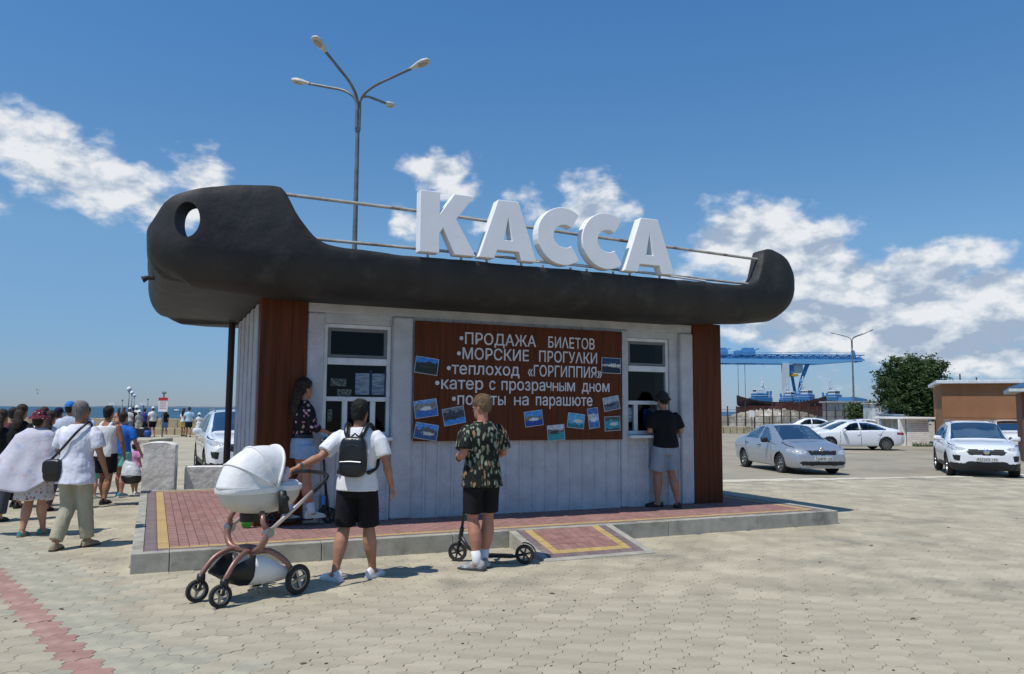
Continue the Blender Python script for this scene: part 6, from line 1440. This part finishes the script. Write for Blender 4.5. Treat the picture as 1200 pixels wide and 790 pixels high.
small_sign(131, 473.3, 52, 'small white sign on a post left of the ball lamps'); small_sign(168, 473.3, 52, 'small white sign on a post right of the ball lamps')
def flag_post(px, py, Y, label):
    q = dp(px, py, Y); t = empty('thin_post', (q.x, Y, 0), 0, label, 'post', 'thin posts on the pier'); MB().tube([(0, 0, -.5), (0, 0, q.z)], [.05, .035], 8).build('shaft', m_pole, t, True); MB().ell((0, 0, q.z + .03), (.06, .06, .06), 8, 6).build('finial', m_pole, t, True)
flag_post(143.5, 469.5, 58, 'thin dark post left of the three ball lamps'); flag_post(173.3, 468.5, 58, 'thin dark post right of the three ball lamps')
# parasail and boat out at sea
def parasail():
    q = dp(44.5, 457.5, 420); t = empty('parasail', q, 0, 'small yellow parasail in the sky above the sea', 'parasail')
    R_ = []
    for i in range(13):
        a = R(20 + 140 * i / 12); c = Vector((math.cos(a) * .85, 0, math.sin(a) * .7)); R_.append([c + Vector((0, -.55, 0)), c * 1.0 + Vector((0, 0, .1)), c + Vector((0, .55, 0)), c * .95 + Vector((0, 0, .02))])
    MB().loft(R_).build('canopy', pm('yellow_canopy', lin((226, 214, 110)), bump=0), t, True); l = MB()
    for a in (25, 90, 155): l.tube([(math.cos(R(a)) * .8, 0, math.sin(R(a)) * .66), (0, 0, -1.6)], .02, 5)
    l.build('lines', m_darkm, t); MB().ell((0, 0, -1.8), (.2, .2, .35), 8, 6).build('harness', m_darkm, t, True)
parasail()
def motorboat():
    q = dp(208, 479, 700); t = empty('motor_boat', (q.x, 700, -2.2), R(10), 'tiny white boat far out on the sea', 'boat'); R_ = []
    for (x, w, h) in ((-4, 1.2, 1), (0, 1.4, 1.1), (2.5, 1.0, 1.3), (4.5, .1, 1.6)): R_.append([(x, -w * .4, 0), (x, w * .4, 0), (x, w, h), (x, -w, h)])
    wp_ = pm('white_hull', (.8, .8, .8), bump=0); MB().loft(R_).build('hull', wp_, t); MB().box((-2.5, -.9, 1.0), (1, .9, 2.4)).build('cabin', wp_, t, bevel=.1)
motorboat()
def far_shore():
    m = pm('hazed_shore_land', lin((132, 150, 166)), lin((150, 160, 166)), sc=.02, bump=0); n = 60; V = []; F = []  # the pale blue fading of distance haze is put into the land colour
    for i in range(n + 1):
        x = -4200 + 4200 * i / n; h = 10 + 18 * abs(mnoise.noise(Vector((i * .35, 0, 0)))) + 10 * abs(mnoise.noise(Vector((i * 1.3, 4, 0)))); h *= ss(0, 12, i)
        V += [(x, 7000, -3), (x, 7000, -2 + h), (x, 7400, -3)]
    for i in range(n): F += [(i * 3, i * 3 + 3, i * 3 + 4, i * 3 + 1), (i * 3 + 1, i * 3 + 4, i * 3 + 5, i * 3 + 2)]
    tag(MB().add(V, F).build('far_shore', m), kind='structure')
far_shore()
print('promenade', time.time() - T0)

# ------------------------------------------------------------------ harbour on the right
m_blue = pm('crane_blue', lin((86, 148, 196)), lin((66, 128, 180)), sc=.5, bump=0, rough=.5); m_bluel = pm('light_crane_blue', lin((120, 180, 220)), bump=0, rough=.5); m_cwhite = pm('crane_white', lin((212, 216, 218)), bump=0, rough=.5); m_yel = pm('crane_yellow', lin((206, 160, 50)), bump=0)
def gantry():
    D = 400; k = D / FPX
    X = lambda px: dp(px, 440, D).x
    Z = lambda py, px=930: dp(px, py, D).z
    t = empty('gantry_crane', (X(918), D, -1.5), 0, 'long blue gantry crane with one white leg over the harbour', 'crane'); ox, oz = X(918), -1.5
    x0, x1 = X(700) - ox, X(1008) - ox; za, zb, zc = Z(427) - oz, Z(422) - oz, Z(416) - oz
    for y in (-5, 5):
        # box girder with a tapering lower flange at the right-hand end
        poly = [(x0, za), (X(958) - ox, za), (X(1000) - ox, zb - .6), (x1, zb - .5), (x1, zb), (x0, zb)]; MB().prism(poly, 1.6, Matrix.Translation((0, y - .8, 0))).build('girder', m_bluel if y < 0 else m_blue, t)
        MB().box((x0, y - .5, zb + .01), (x1, y + .5, zb + .45)).build('lower_chord', m_blue, t); MB().box((x0, y - .5, zc - .5), (x1, y + .5, zc)).build('upper_chord', m_blue, t)
        st = (zc - zb) * 1.15; x = x0; lat = MB(); kk = 0
        while x < x1 - st:
            a, b = (zb + .4, zc - .4) if kk % 2 else (zc - .4, zb + .4); lat.tube([(x, y, a), (x + st, y, b)], .2, 4); lat.tube([(x, y, zb + .3), (x, y, zc - .3)], .17, 4); x += st; kk += 1
        lat.build('lattice', m_blue, t)
        MB().box((x0, y * .55 - .05, zb + .5), (x1, y * .55 + .05, zb + 1.4)).build('walkway_screen', m_blue, t)
    for x in range(int(x0), int(x1), 12):
        MB().box((x, -4.1, zb - .9), (x + .6, 4.1, zb - .1)).build('cross_beam', m_blue, t)
    r = MB()
    for y in (-6, 6):
        r.tube([(x0, y, zc + .8), (x1, y, zc + .8)], .12, 5); r.tube([(x0, y, zc - .4), (x1, y, zc - .4)], .12, 5)
    r.build('walkway_rail', m_blue, t)
    n = 0
    for x in range(int(x0), int(x1), 7): MB().tube([(x, -6, zc - .6), (x, -6, zc + .9)], .1, 5).build('rail_post', m_blue, t); n += 1
    # trolley houses on top
    for px, w in ((846, 4.5), (876, 6.2)):
        x = X(px) - ox; c = MB().box((x - w, -3, zc - 1), (x + w * .55, 3, zc + 2.0)).build('trolley_house', m_blue, t, bevel=.2); MB().box((x - w * .4, -2, zc + 2.02), (x + w * .5, 2, zc + 3.4)).build('winch', m_blue, c, bevel=.2); MB().tube([(x, 0, zc + 1), (x + w, 0, zc + 3.2)], .35, 6).build('boom', m_blue, c)
    for px in (865, 873): x = X(px) - ox; MB().tube([(x, 0, za), (x, 0, 1)], .13, 5).build('hoist_rope', pm('rope_grey', lin((110, 120, 130)), bump=0), t)
    # legs
    l0, l1 = X(912.5) - ox, X(919.5) - ox
    MB().loft([[(l0 + .3, -7, 0), (l1 - .2, -7, 0), (l1 - .2, -4, 0), (l0 + .3, -4, 0)], [(l0, -7, za + .0), (l1, -7, za), (l1, -4, za), (l0, -4, za)]]).build('leg', m_cwhite, t)
    c = X(932) - ox; cab = MB().box((X(927) - ox, -4, Z(437) - oz), (X(938) - ox, 2, Z(426) - oz)).build('machine_room', m_cwhite, t, bevel=.2)
    MB().box((X(918) - ox, -4.5, Z(438) - oz), (X(927) - ox - .02, 1, Z(428) - oz)).build('cab', m_blue, t, bevel=.2); MB().box((X(920) - ox, -5.5, Z(441.5) - oz), (X(931) - ox, 0, Z(438.8) - oz)).build('platform', m_yel, t)
    m = MB(); m.tube([(X(944) - ox, -3, za), (X(936) - ox, -3, Z(447) - oz), (X(933) - ox, -3, Z(462) - oz), (X(936) - ox, -3, Z(470) - oz)], [1.1, .9, .9, .9], 6); m.tube([(X(930) - ox, 3, Z(437) - oz), (X(934) - ox, 3, Z(462) - oz), (X(937) - ox, 3, Z(474) - oz)], .8, 6); m.build('lattice_leg', m_blue, t)
    MB().box((X(926) - ox, -4, -1), (X(942) - ox, 4, 1.5)).build('bogie', m_blue, t, bevel=.2)
    MB().tube([(X(1002) - ox, 0, zc - 1), (X(1000) - ox, 0, zc + 2.4)], 1.0, 6).build('end_winch', m_blue, t)
gantry()
m_hullb = pm('tug_black_hull', (.016, .014, .014), (.05, .022, .016), sc=.6, bump=0, rough=.6, c3=(.08, .03, .02), sc3=.5); m_tugb = pm('tug_blue', lin((66, 122, 172)), bump=0, rough=.45); m_tugw = pm('tug_white', lin((226, 230, 234)), bump=0, rough=.45); m_tred = pm('tug_red', lin((190, 50, 60)), bump=0); m_dglass = pm('dark_glazing', (.02, .025, .03), bump=0, rough=.1)
def tug(px, Y, yaw, label, s=1.0, bow=True):
    x = dp(px, 470, Y).x; t = empty('tug_boat', (x, Y, 3.4), yaw, label, 'tug', 'tug boats laid up in the harbour'); t.scale = (s,) * 3
    R_ = []
    for (a, w, h, zb) in ((-11, 2.6, 2.9, .6), (-9, 3.4, 2.7, 0), (-3, 3.8, 2.8, 0), (3, 3.7, 3.3, 0), (8, 2.6, 4.4, .2), (11, .4, 5.6, 1.2)): R_.append([Vector((a, -w * .6, zb)), Vector((a, w * .6, zb)), Vector((a, w, h * .55)), Vector((a, w, h)), Vector((a, -w, h)), Vector((a, -w, h * .55))])
    MB().loft(R_).build('hull', m_hullb, t, smooth=40)
    MB().box((-4.6, -2.7, 2.2), (4.4, 2.7, 4.7)).build('deckhouse', m_tugb, t, bevel=.2); MB().box((-2.4, -2.3, 4.72), (3.4, 2.3, 6.5)).build('bridge_deck', m_tugb, t, bevel=.2)
    w = MB().box((-1.2, -1.9, 6.52), (2.6, 1.9, 8.5)).build('wheelhouse', m_tugw, t, bevel=.15)
    for k in range(4): MB().box((2.605, -1.75 + k * .9, 7.3), (2.64, -1.0 + k * .9, 8.1)).build('window', m_dglass, w); MB().box((-1.0 + k * .9, -1.94, 7.3), (-.3 + k * .9, -1.905, 8.1)).build('window', m_dglass, w)
    for k in range(5): MB().box((-4.2 + k * 1.7, -2.74, 3.3), (-3.5 + k * 1.7, -2.705, 4.0)).build('porthole', m_dglass, t)
    for y in (-1.5, 1.5): MB().tube([(-4, y, 4.6), (-4.3, y, 7.6)], [.6, .5], 10).build('funnel', m_tugb, t, smooth=40)
    m = MB(); m.tube([(-1.0, 0, 8.4), (-1.2, 0, 15)], [.4, .2], 8); m.tube([(-2.6, -1.2, 8.4), (-1.1, 0, 12.6)], .15, 6); m.tube([(-2.6, 1.2, 8.4), (-1.1, 0, 12.6)], .15, 6); m.tube([(-1.1, -1.8, 11.4), (-1.1, 1.8, 11.4)], .16, 6); m.tube([(-1.15, -1.2, 13), (-1.15, 1.2, 13)], .14, 6); m.build('mast', m_tugw, t); MB().box((-1.5, -.9, 9.9), (-.3, .9, 10.25)).build('radar', m_tugw, t)
    MB().ell((5.6, -2.2, 3.4), (.7, .35, .7), 12, 8).build('lifebuoy', m_tred, t, True)
    rl = MB(); rl.tube([(-4.6, -2.7, 5.5), (4.4, -2.7, 5.5), (4.4, 2.7, 5.5), (-4.6, 2.7, 5.5)], .07, 5); rl.tube([(-3, -2.4, 7.3), (-1.3, -2.4, 7.3)], .07, 5); rl.build('railing', m_tugw, t)
    for k in range(6): MB().ell((-8 + k * 3.2, -3.75, 1.4), (.55, .25, .7), 10, 7).build('tyre_fender', m_hullb, t, True)
tug(891, 360, R(8), 'tug boat alone on the left, seen side-on with its bow to the left', 1.02); tug(925, 372, R(-62), 'tug boat partly behind the crane leg, left of the middle pair', .92); tug(944, 360, R(-58), 'tug boat in the middle with a red lifebuoy, right of the crane leg', .98); tug(976, 365, R(-60), 'rightmost tug boat, standing apart behind the lamp pole', .98)
COL.objects['tug_boat'].rotation_euler.z = R(188)
m_rustb = pm('rusty_barge', lin((92, 46, 36)), lin((66, 34, 30)), sc=.6, bump=.2, bsc=3, rough=.85)
def barge(px0, px1, Y, py0, py1, label, m):
    a, b = dp(px0, py1, Y), dp(px1, py0, Y); t = empty('barge', (a.x, Y, min(a.z, -.1)), 0, label, 'barge'); L, h = b.x - a.x, b.z - min(a.z, -.1)
    MB().prism([(0, h * .25), (L * .03, 0), (L * .97, 0), (L, h * .3), (L, h), (0, h)], 6).build('hull', m, t); MB().box((L * .1, .5, h + .002), (L * .9, 5, h + .5)).build('hatch_coaming', m, t)
    for k in range(9): MB().box((L * (.05 + .1 * k), -.08, h * .1), (L * (.05 + .1 * k) + .25, -.005, h * .95)).build('rib', m, t)
barge(868, 990, 340, 477.5, 484, 'long rusty barge below the tug boats', m_rustb); barge(918, 952, 118, 476, 492, 'rust-red steel section standing behind the concrete wall', m_rustb)
# yard walls, fence, debris
m_cwall = pm('yard_wall_concrete', lin((168, 160, 146)), lin((136, 128, 114)), sc=.9, bump=.6, bsc=6, rough=.95, c3=lin((206, 202, 194)), sc3=.9); m_fence = pm('dark_fence', lin((66, 58, 52)), bump=.1, rough=.7)
def yard():
    def wall(px0, px1, Y, py0, label, m, th=.4, secs=6, name='yard_wall', jag=.25):
        a, b = dp(px0, py0, Y), dp(px1, py0, Y); z = -.27; t = empty(name, (a.x, Y, z), 0, label, 'wall'); L = (b.x - a.x) / secs; rnd = random.Random(int(px0))
        for i in range(secs): h = a.z - z - rnd.uniform(0, jag); MB().box((i * L + .03, rnd.uniform(-.05, .05), 0), ((i + 1) * L - .03, th, h)).build('wall_panel', m, t, bevel=.04)
    wall(838, 918, 88, 486, 'grey broken concrete wall behind the silver car, left part', m_cwall, secs=5)
    wall(862, 895, 82, 489, 'pale low wall with a white patch left of the tug boats', pm('pale_wall', lin((206, 200, 188)), lin((150, 140, 124)), sc=1.5, bump=.4, bsc=6), secs=3, jag=.1)
    wall(905, 1000, 92, 489, 'long whitish concrete slab wall behind the parked cars', pm('whitish_slabs', lin((196, 192, 184)), lin((160, 154, 142)), sc=1.2, bump=.4, bsc=6), secs=9, jag=.15)
    wall(840, 880, 70, 499, 'low sandy kerb wall at the far side of the parking lot', m_swall, secs=5, jag=.05)
    # rubble heap
    q = dp(907, 505, 100); heap = MB(); rnd = random.Random(4)
    t = empty('rubble_heap', (q.x, 100, -.25), 0, 'heap of broken concrete behind the wall', 'rubble'); h = MB(); bag_box(h, (0, 0, .6), (6, 2.5, 1.6), p=2); remesh(h, 'mound', m_cwall, t, .22, 1, .9)
    for i in range(14): bag_box(MB(), (rnd.uniform(-5, 5), -2.2 + rnd.uniform(-.3, .3), rnd.uniform(.2, 1.2)), (rnd.uniform(.3, .8), .3, rnd.uniform(.2, .5)), Matrix.Rotation(rnd.uniform(-.6, .6), 3, 'Y'), p=5).build('broken_slab', m_cwall, t)
    # fence with posts and wires
    a, b = dp(842, 480, 76), dp(1000, 480, 76); t = empty('wire_fence', (a.x, 76, -.25), 0, 'thin dark fence with posts in front of the yard walls', 'fence'); n = 15
    for i in range(n + 1): MB().box((i * (b.x - a.x) / n - .05, -.05, 0), (i * (b.x - a.x) / n + .05, .05, 2.45 if i % 3 else 2.9)).build('post', m_fence, t)
    for z in (.3, .9, 1.5, 2.1): MB().tube([(0, 0, z), (b.x - a.x, 0, z)], .02, 5).build('rail', m_fence, t)
    for i in range(n * 12): x = (b.x - a.x) * (i + .5) / (n * 12); MB().box((x - .011, -.011, .25), (x + .011, .011, 2.15)).build('bar', m_fence, t) if x > (b.x - a.x) * .48 else None
    q = dp(881, 484, 74); t = empty('white_board', (q.x, 74, -.25), 0, 'small white board fixed to the fence', 'sign'); MB().box((-.28, 0, 1.45), (.28, .03, 2.0)).build('panel', pm('sign_white', lin((232, 232, 232)), bump=0), t); MB().box((-.03, .03, 0), (.03, .07, 1.9)).build('post', m_fence, t)
    # corrugated shed left of the tree
    a, b = dp(979, 470, 84), dp(1000, 470, 84); z1 = dp(985, 472, 84).z + .25; t = empty('metal_shed', (a.x, 84, -.25), 0, 'grey corrugated metal shed beside the lamp pole', 'shed'); L = b.x - a.x + 6; m_sh = pm('corrugated_grey', lin((160, 164, 164)), lin((130, 134, 134)), sc=1, bump=.2); n = 24
    for i in range(n): MB().box((i * L / n + .01, -.04 * (i % 2), 0), ((i + 1) * L / n - .01, .1, z1)).build('sheet', m_sh, t)
    MB().box((-.2, -.3, z1), (L + .2, 4, z1 + .18)).build('roof', m_sh, t); MB().box((.1, .12, 0), (L - .1, 3.8, z1 - .01)).build('inner_wall', m_sh, t)
    q = dp(1008, 466, 95); t = empty('blue_roof_shed', (q.x, 95, -.25), 0, 'shed with a bright blue roof behind the lamp pole', 'shed'); MB().box((-.8, 0, 0), (.5, 4, 3.2)).build('wall', m_cwall, t); MB().prism([(-1, 3.2), (.8, 3.2), (.7, 3.55), (-.8, 3.8)], 4.6, Matrix.Translation((0, -.3, 0))).build('roof', m_tugb, t)
    # pale sheet-metal garage pieces
    def sheet(px0, px1, py0, Y, label, c, name='sheet_garage'):
        a, b = dp(px0, py0, Y), dp(px1, py0, Y); t = empty(name, (a.x, Y, -.25), 0, label, 'garage'); L, h = b.x - a.x, a.z + .25; m = pm('sheet_%d' % px0, lin(c), tuple(v * .7 for v in lin(c)), sc=1.5, bump=.3, bsc=5, c3=lin((150, 110, 90)), sc3=1.2); n = 4
        for i in range(n): MB().box((i * L / n + .008, 0, 0), ((i + 1) * L / n - .008, .06 + .01 * (i % 2), h)).build('panel', m, t)
        MB().box((-.05, -.1, h), (L + .05, 2.5, h + .08)).build('roof', m, t); MB().box((.05, .08, 0), (L - .05, 2.4, h - .01)).build('inner_wall', m, t)
    sheet(1029, 1040, 473.5, 53, 'pale sheet-metal garage left of the tree trunk', (176, 186, 188)); sheet(1040.5, 1052, 473.5, 51.5, 'patched white sheet garage beside the white shed', (206, 206, 200)); sheet(1050, 1058, 487, 49.5, 'bluish metal locker next to the white shed', (140, 158, 180), 'metal_locker')
    # white brick shed
    Y = 46.5; a, b = dp(1062, 490, Y), dp(1088, 490, Y); z1 = dp(1075, 491.5, Y).z; t = empty('white_shed', (a.x, Y, -.25), 0, 'low white brick shed with a flat white roof behind the cars', 'shed'); L, h = b.x - a.x, z1 + .25
    m_wb = pm('white_brick', lin((244, 243, 240)), lin((232, 231, 226)), sc=4, bump=.3, bsc=12, c3=lin((200, 190, 180)), sc3=2, rnd=.06)
    MB().box((.02, .02, 0), (L - .02, 3.2, h)).build('core_wall', m_cwall, t); nr = 13; bh = h / nr
    for r in range(nr):
        w = .26; x = -(r % 2) * w / 2
        while x < L - .01:
            x0, x1 = max(0, x) + .006, min(L, x + w) - .006
            if x1 - x0 > .03: MB().box((x0, random.uniform(-.004, .004), r * bh + .005), (x1, .0195, (r + 1) * bh - .005)).build('brick', m_wb, t)
            x += w
    MB().box((-.35, -.25, h), (L + .45, 3.3, h + .13)).build('roof', m_wb, t, bevel=.02); MB().box((-.36, .1, 0), (-.01, .3, h - .01)).build('pier', m_wb, t)
    # brown building and its neighbour
    Y = 41.0; a = dp(1103, 450, Y); z1 = dp(1130, 450, Y).z; t = empty('brown_building', (a.x, Y, -.25), R(-25), 'flat-roofed brown rendered building with a white roof edge', 'building'); m_br = pm('brown_render', lin((150, 108, 77)), lin((136, 97, 69)), sc=.7, bump=.5, bsc=25, rough=.95, c3=lin((132, 90, 60)), sc3=.8); h = z1 + .25
    MB().box((0, 0, 0), (13, 7, h)).build('wall', m_br, t); MB().box((-.25, -.3, h), (13.2, 7.2, h + .17)).build('roof', pm('roof_edge_white', lin((216, 220, 224)), bump=.1), t, bevel=.02)
    for z in (.85, 1.7): MB().box((.002, -.012, z), (12.9, -.002, z + .02)).build('render_joint', m_br, t)
    for x, hh in ((.95, .35), (1.7, .16)): MB().tube([(x, 1, h + .2), (x, 1, h + .2 + hh)], .035, 6).build('vent_pipe', m_darkm, t)
    Y = 30.5; a = dp(1196, 450, Y); z1 = dp(1195, 459.5, Y).z; t = empty('blue_roof_kiosk', (a.x, Y, -.25), R(-30), 'corner of a brown hut with a blue roof edge at the right border', 'hut'); h = z1 + .25; MB().box((0, 0, 0), (5, 4, h)).build('wall', pm('dark_brown_render', lin((120, 76, 56)), bump=.4, bsc=20), t); r = MB().box((-.42, -.5, h), (5.4, 4.4, h + .16)).build('roof', pm('pale_fascia', lin((206, 212, 214)), bump=.05), t, bevel=.02); MB().prism([(-.45, h + .165), (5.4, h + .165), (5.4, h + .75), (.5, h + .50)], 4.9, Matrix.Translation((0, -.52, 0))).build('roof_sheet', m_tugb, r)
yard()
print('harbour', time.time() - T0)

# ------------------------------------------------------------------ trees
def leaf_mat(name, c, c2):
    m = pm(name, c, c2, sc=1.1, bump=0, rough=.55, spec=.3, rnd=0)
    return m
def tree(name, label, loc, trunk_h, lobes, nleaf, lsz, m_leaf, m_bark, seed=1, cat='tree'):
    rnd = random.Random(seed); t = empty(name, loc, 0, label, cat)
    tr = MB(); tr.tube(smooth_path([(0, 0, -.1), (.06, 0, trunk_h * .5), (-.05, .05, trunk_h)]), [.2 - .09 * i / 12 for i in range(13)], 10); trunk = tr.build('trunk', m_bark, t, True)
    for (cx, cy, cz, rx, ry, rz) in lobes:
        q = smooth_path([(-.05, .05, trunk_h * .85), (cx * .45, cy * .45, trunk_h + (cz - trunk_h) * .45), (cx, cy, cz)]); MB().tube(q, [.09 - .07 * i / (len(q) - 1) for i in range(len(q))], 7).build('limb', m_bark, trunk, True)
    V, F = [], []; tot = sum(l[3] * l[4] * l[5] for l in lobes)
    for (cx, cy, cz, rx, ry, rz) in lobes:
        ncl = max(10, int(nleaf * (rx * ry * rz) / tot / 26))
        for k in range(ncl):
            d = Vector((rnd.gauss(0, 1), rnd.gauss(0, 1), rnd.gauss(0, 1))).normalized(); r = rnd.uniform(.35, 1.18) ** .75
            c = Vector((cx + d.x * rx * r, cy + d.y * ry * r, cz + d.z * rz * r)); cs = rnd.uniform(.08, .24) * (rx ** .5)
            for j in range(26):
                p = c + Vector((rnd.gauss(0, cs), rnd.gauss(0, cs), rnd.gauss(0, cs * .7))); n = Vector((rnd.gauss(0, 1), rnd.gauss(0, 1), rnd.gauss(.6, 1))).normalized(); a = n.cross(Vector((rnd.random(), rnd.random(), rnd.random()))).normalized(); b = n.cross(a); s = lsz * rnd.uniform(.6, 1.3); o = len(V)
                V += [p - a * s, p + b * s * .42 + n * s * .1, p + a * s, p - b * s * .42 + n * s * .1]; F.append((o, o + 1, o + 2, o + 3))
    cr = MB().add(V, F).build('crown', m_leaf, t, fix=False); cr['kind'] = 'stuff'
    return t
m_bark = pm('bark', (.09, .065, .045), (.05, .036, .026), sc=6, st=(1, 1, .3), bump=.8, bsc=20); m_lf = leaf_mat('dark_green_leaf', (.060, .105, .028), (.026, .052, .014)); m_lf2 = leaf_mat('bush_leaf', (.075, .12, .035), (.035, .06, .02))
Y = 51.0
c = dp(1066, 480, Y)
tree('broadleaf_tree', 'dense dark green tree beside the brown building', (c.x + .2, Y, -.25), 1.9, [(-.9, 0, 2.9, 1.25, 1.1, 1.0), (.3, -.2, 3.5, 1.3, 1.2, 1.25), (1.0, .2, 4.5, 1.2, 1.1, 1.05), (-.3, .2, 4.7, 1.2, 1.1, .95), (-1.5, .1, 3.9, .85, .9, .8), (1.2, -.1, 2.7, .85, .9, .95), (.4, -.4, 2.2, 1.3, .9, .75), (1.75, 0, 5.0, .55, .6, .5)], 24000, .105, m_lf, m_bark, 5)
c = dp(1014, 480, 62); tree('bush', 'rounded green bush between the metal shed and the garages', (c.x, 62, -.25), .6, [(0, 0, 1.3, 1.2, 1, 1.1), (.6, .2, 2.0, .9, .9, .8), (-.7, 0, 1.9, .8, .8, .75)], 7000, .11, m_lf2, m_bark, 8, 'bush')
# weeds along the shed
def weeds():
    rnd = random.Random(9); V, F = [], []
    for k in range(500):
        x = 23.2 + rnd.random() ** 1.5 * 4.5; y = 45.9 - rnd.random() * .7; h = rnd.uniform(.06, .3); a = rnd.uniform(0, 6.28); o = len(V); w = .02
        V += [(x - w * math.cos(a), y - w * math.sin(a), -.25), (x + w * math.cos(a), y + w * math.sin(a), -.25), (x + rnd.gauss(0, .08), y + rnd.gauss(0, .08), -.25 + h)]; F.append((o, o + 1, o + 2))
    tag(MB().add(V, F).build('weeds', m_lf2, fix=False), 'dry green weeds at the foot of the white shed', 'weeds', kind='stuff')
weeds()
print('done', time.time() - T0)
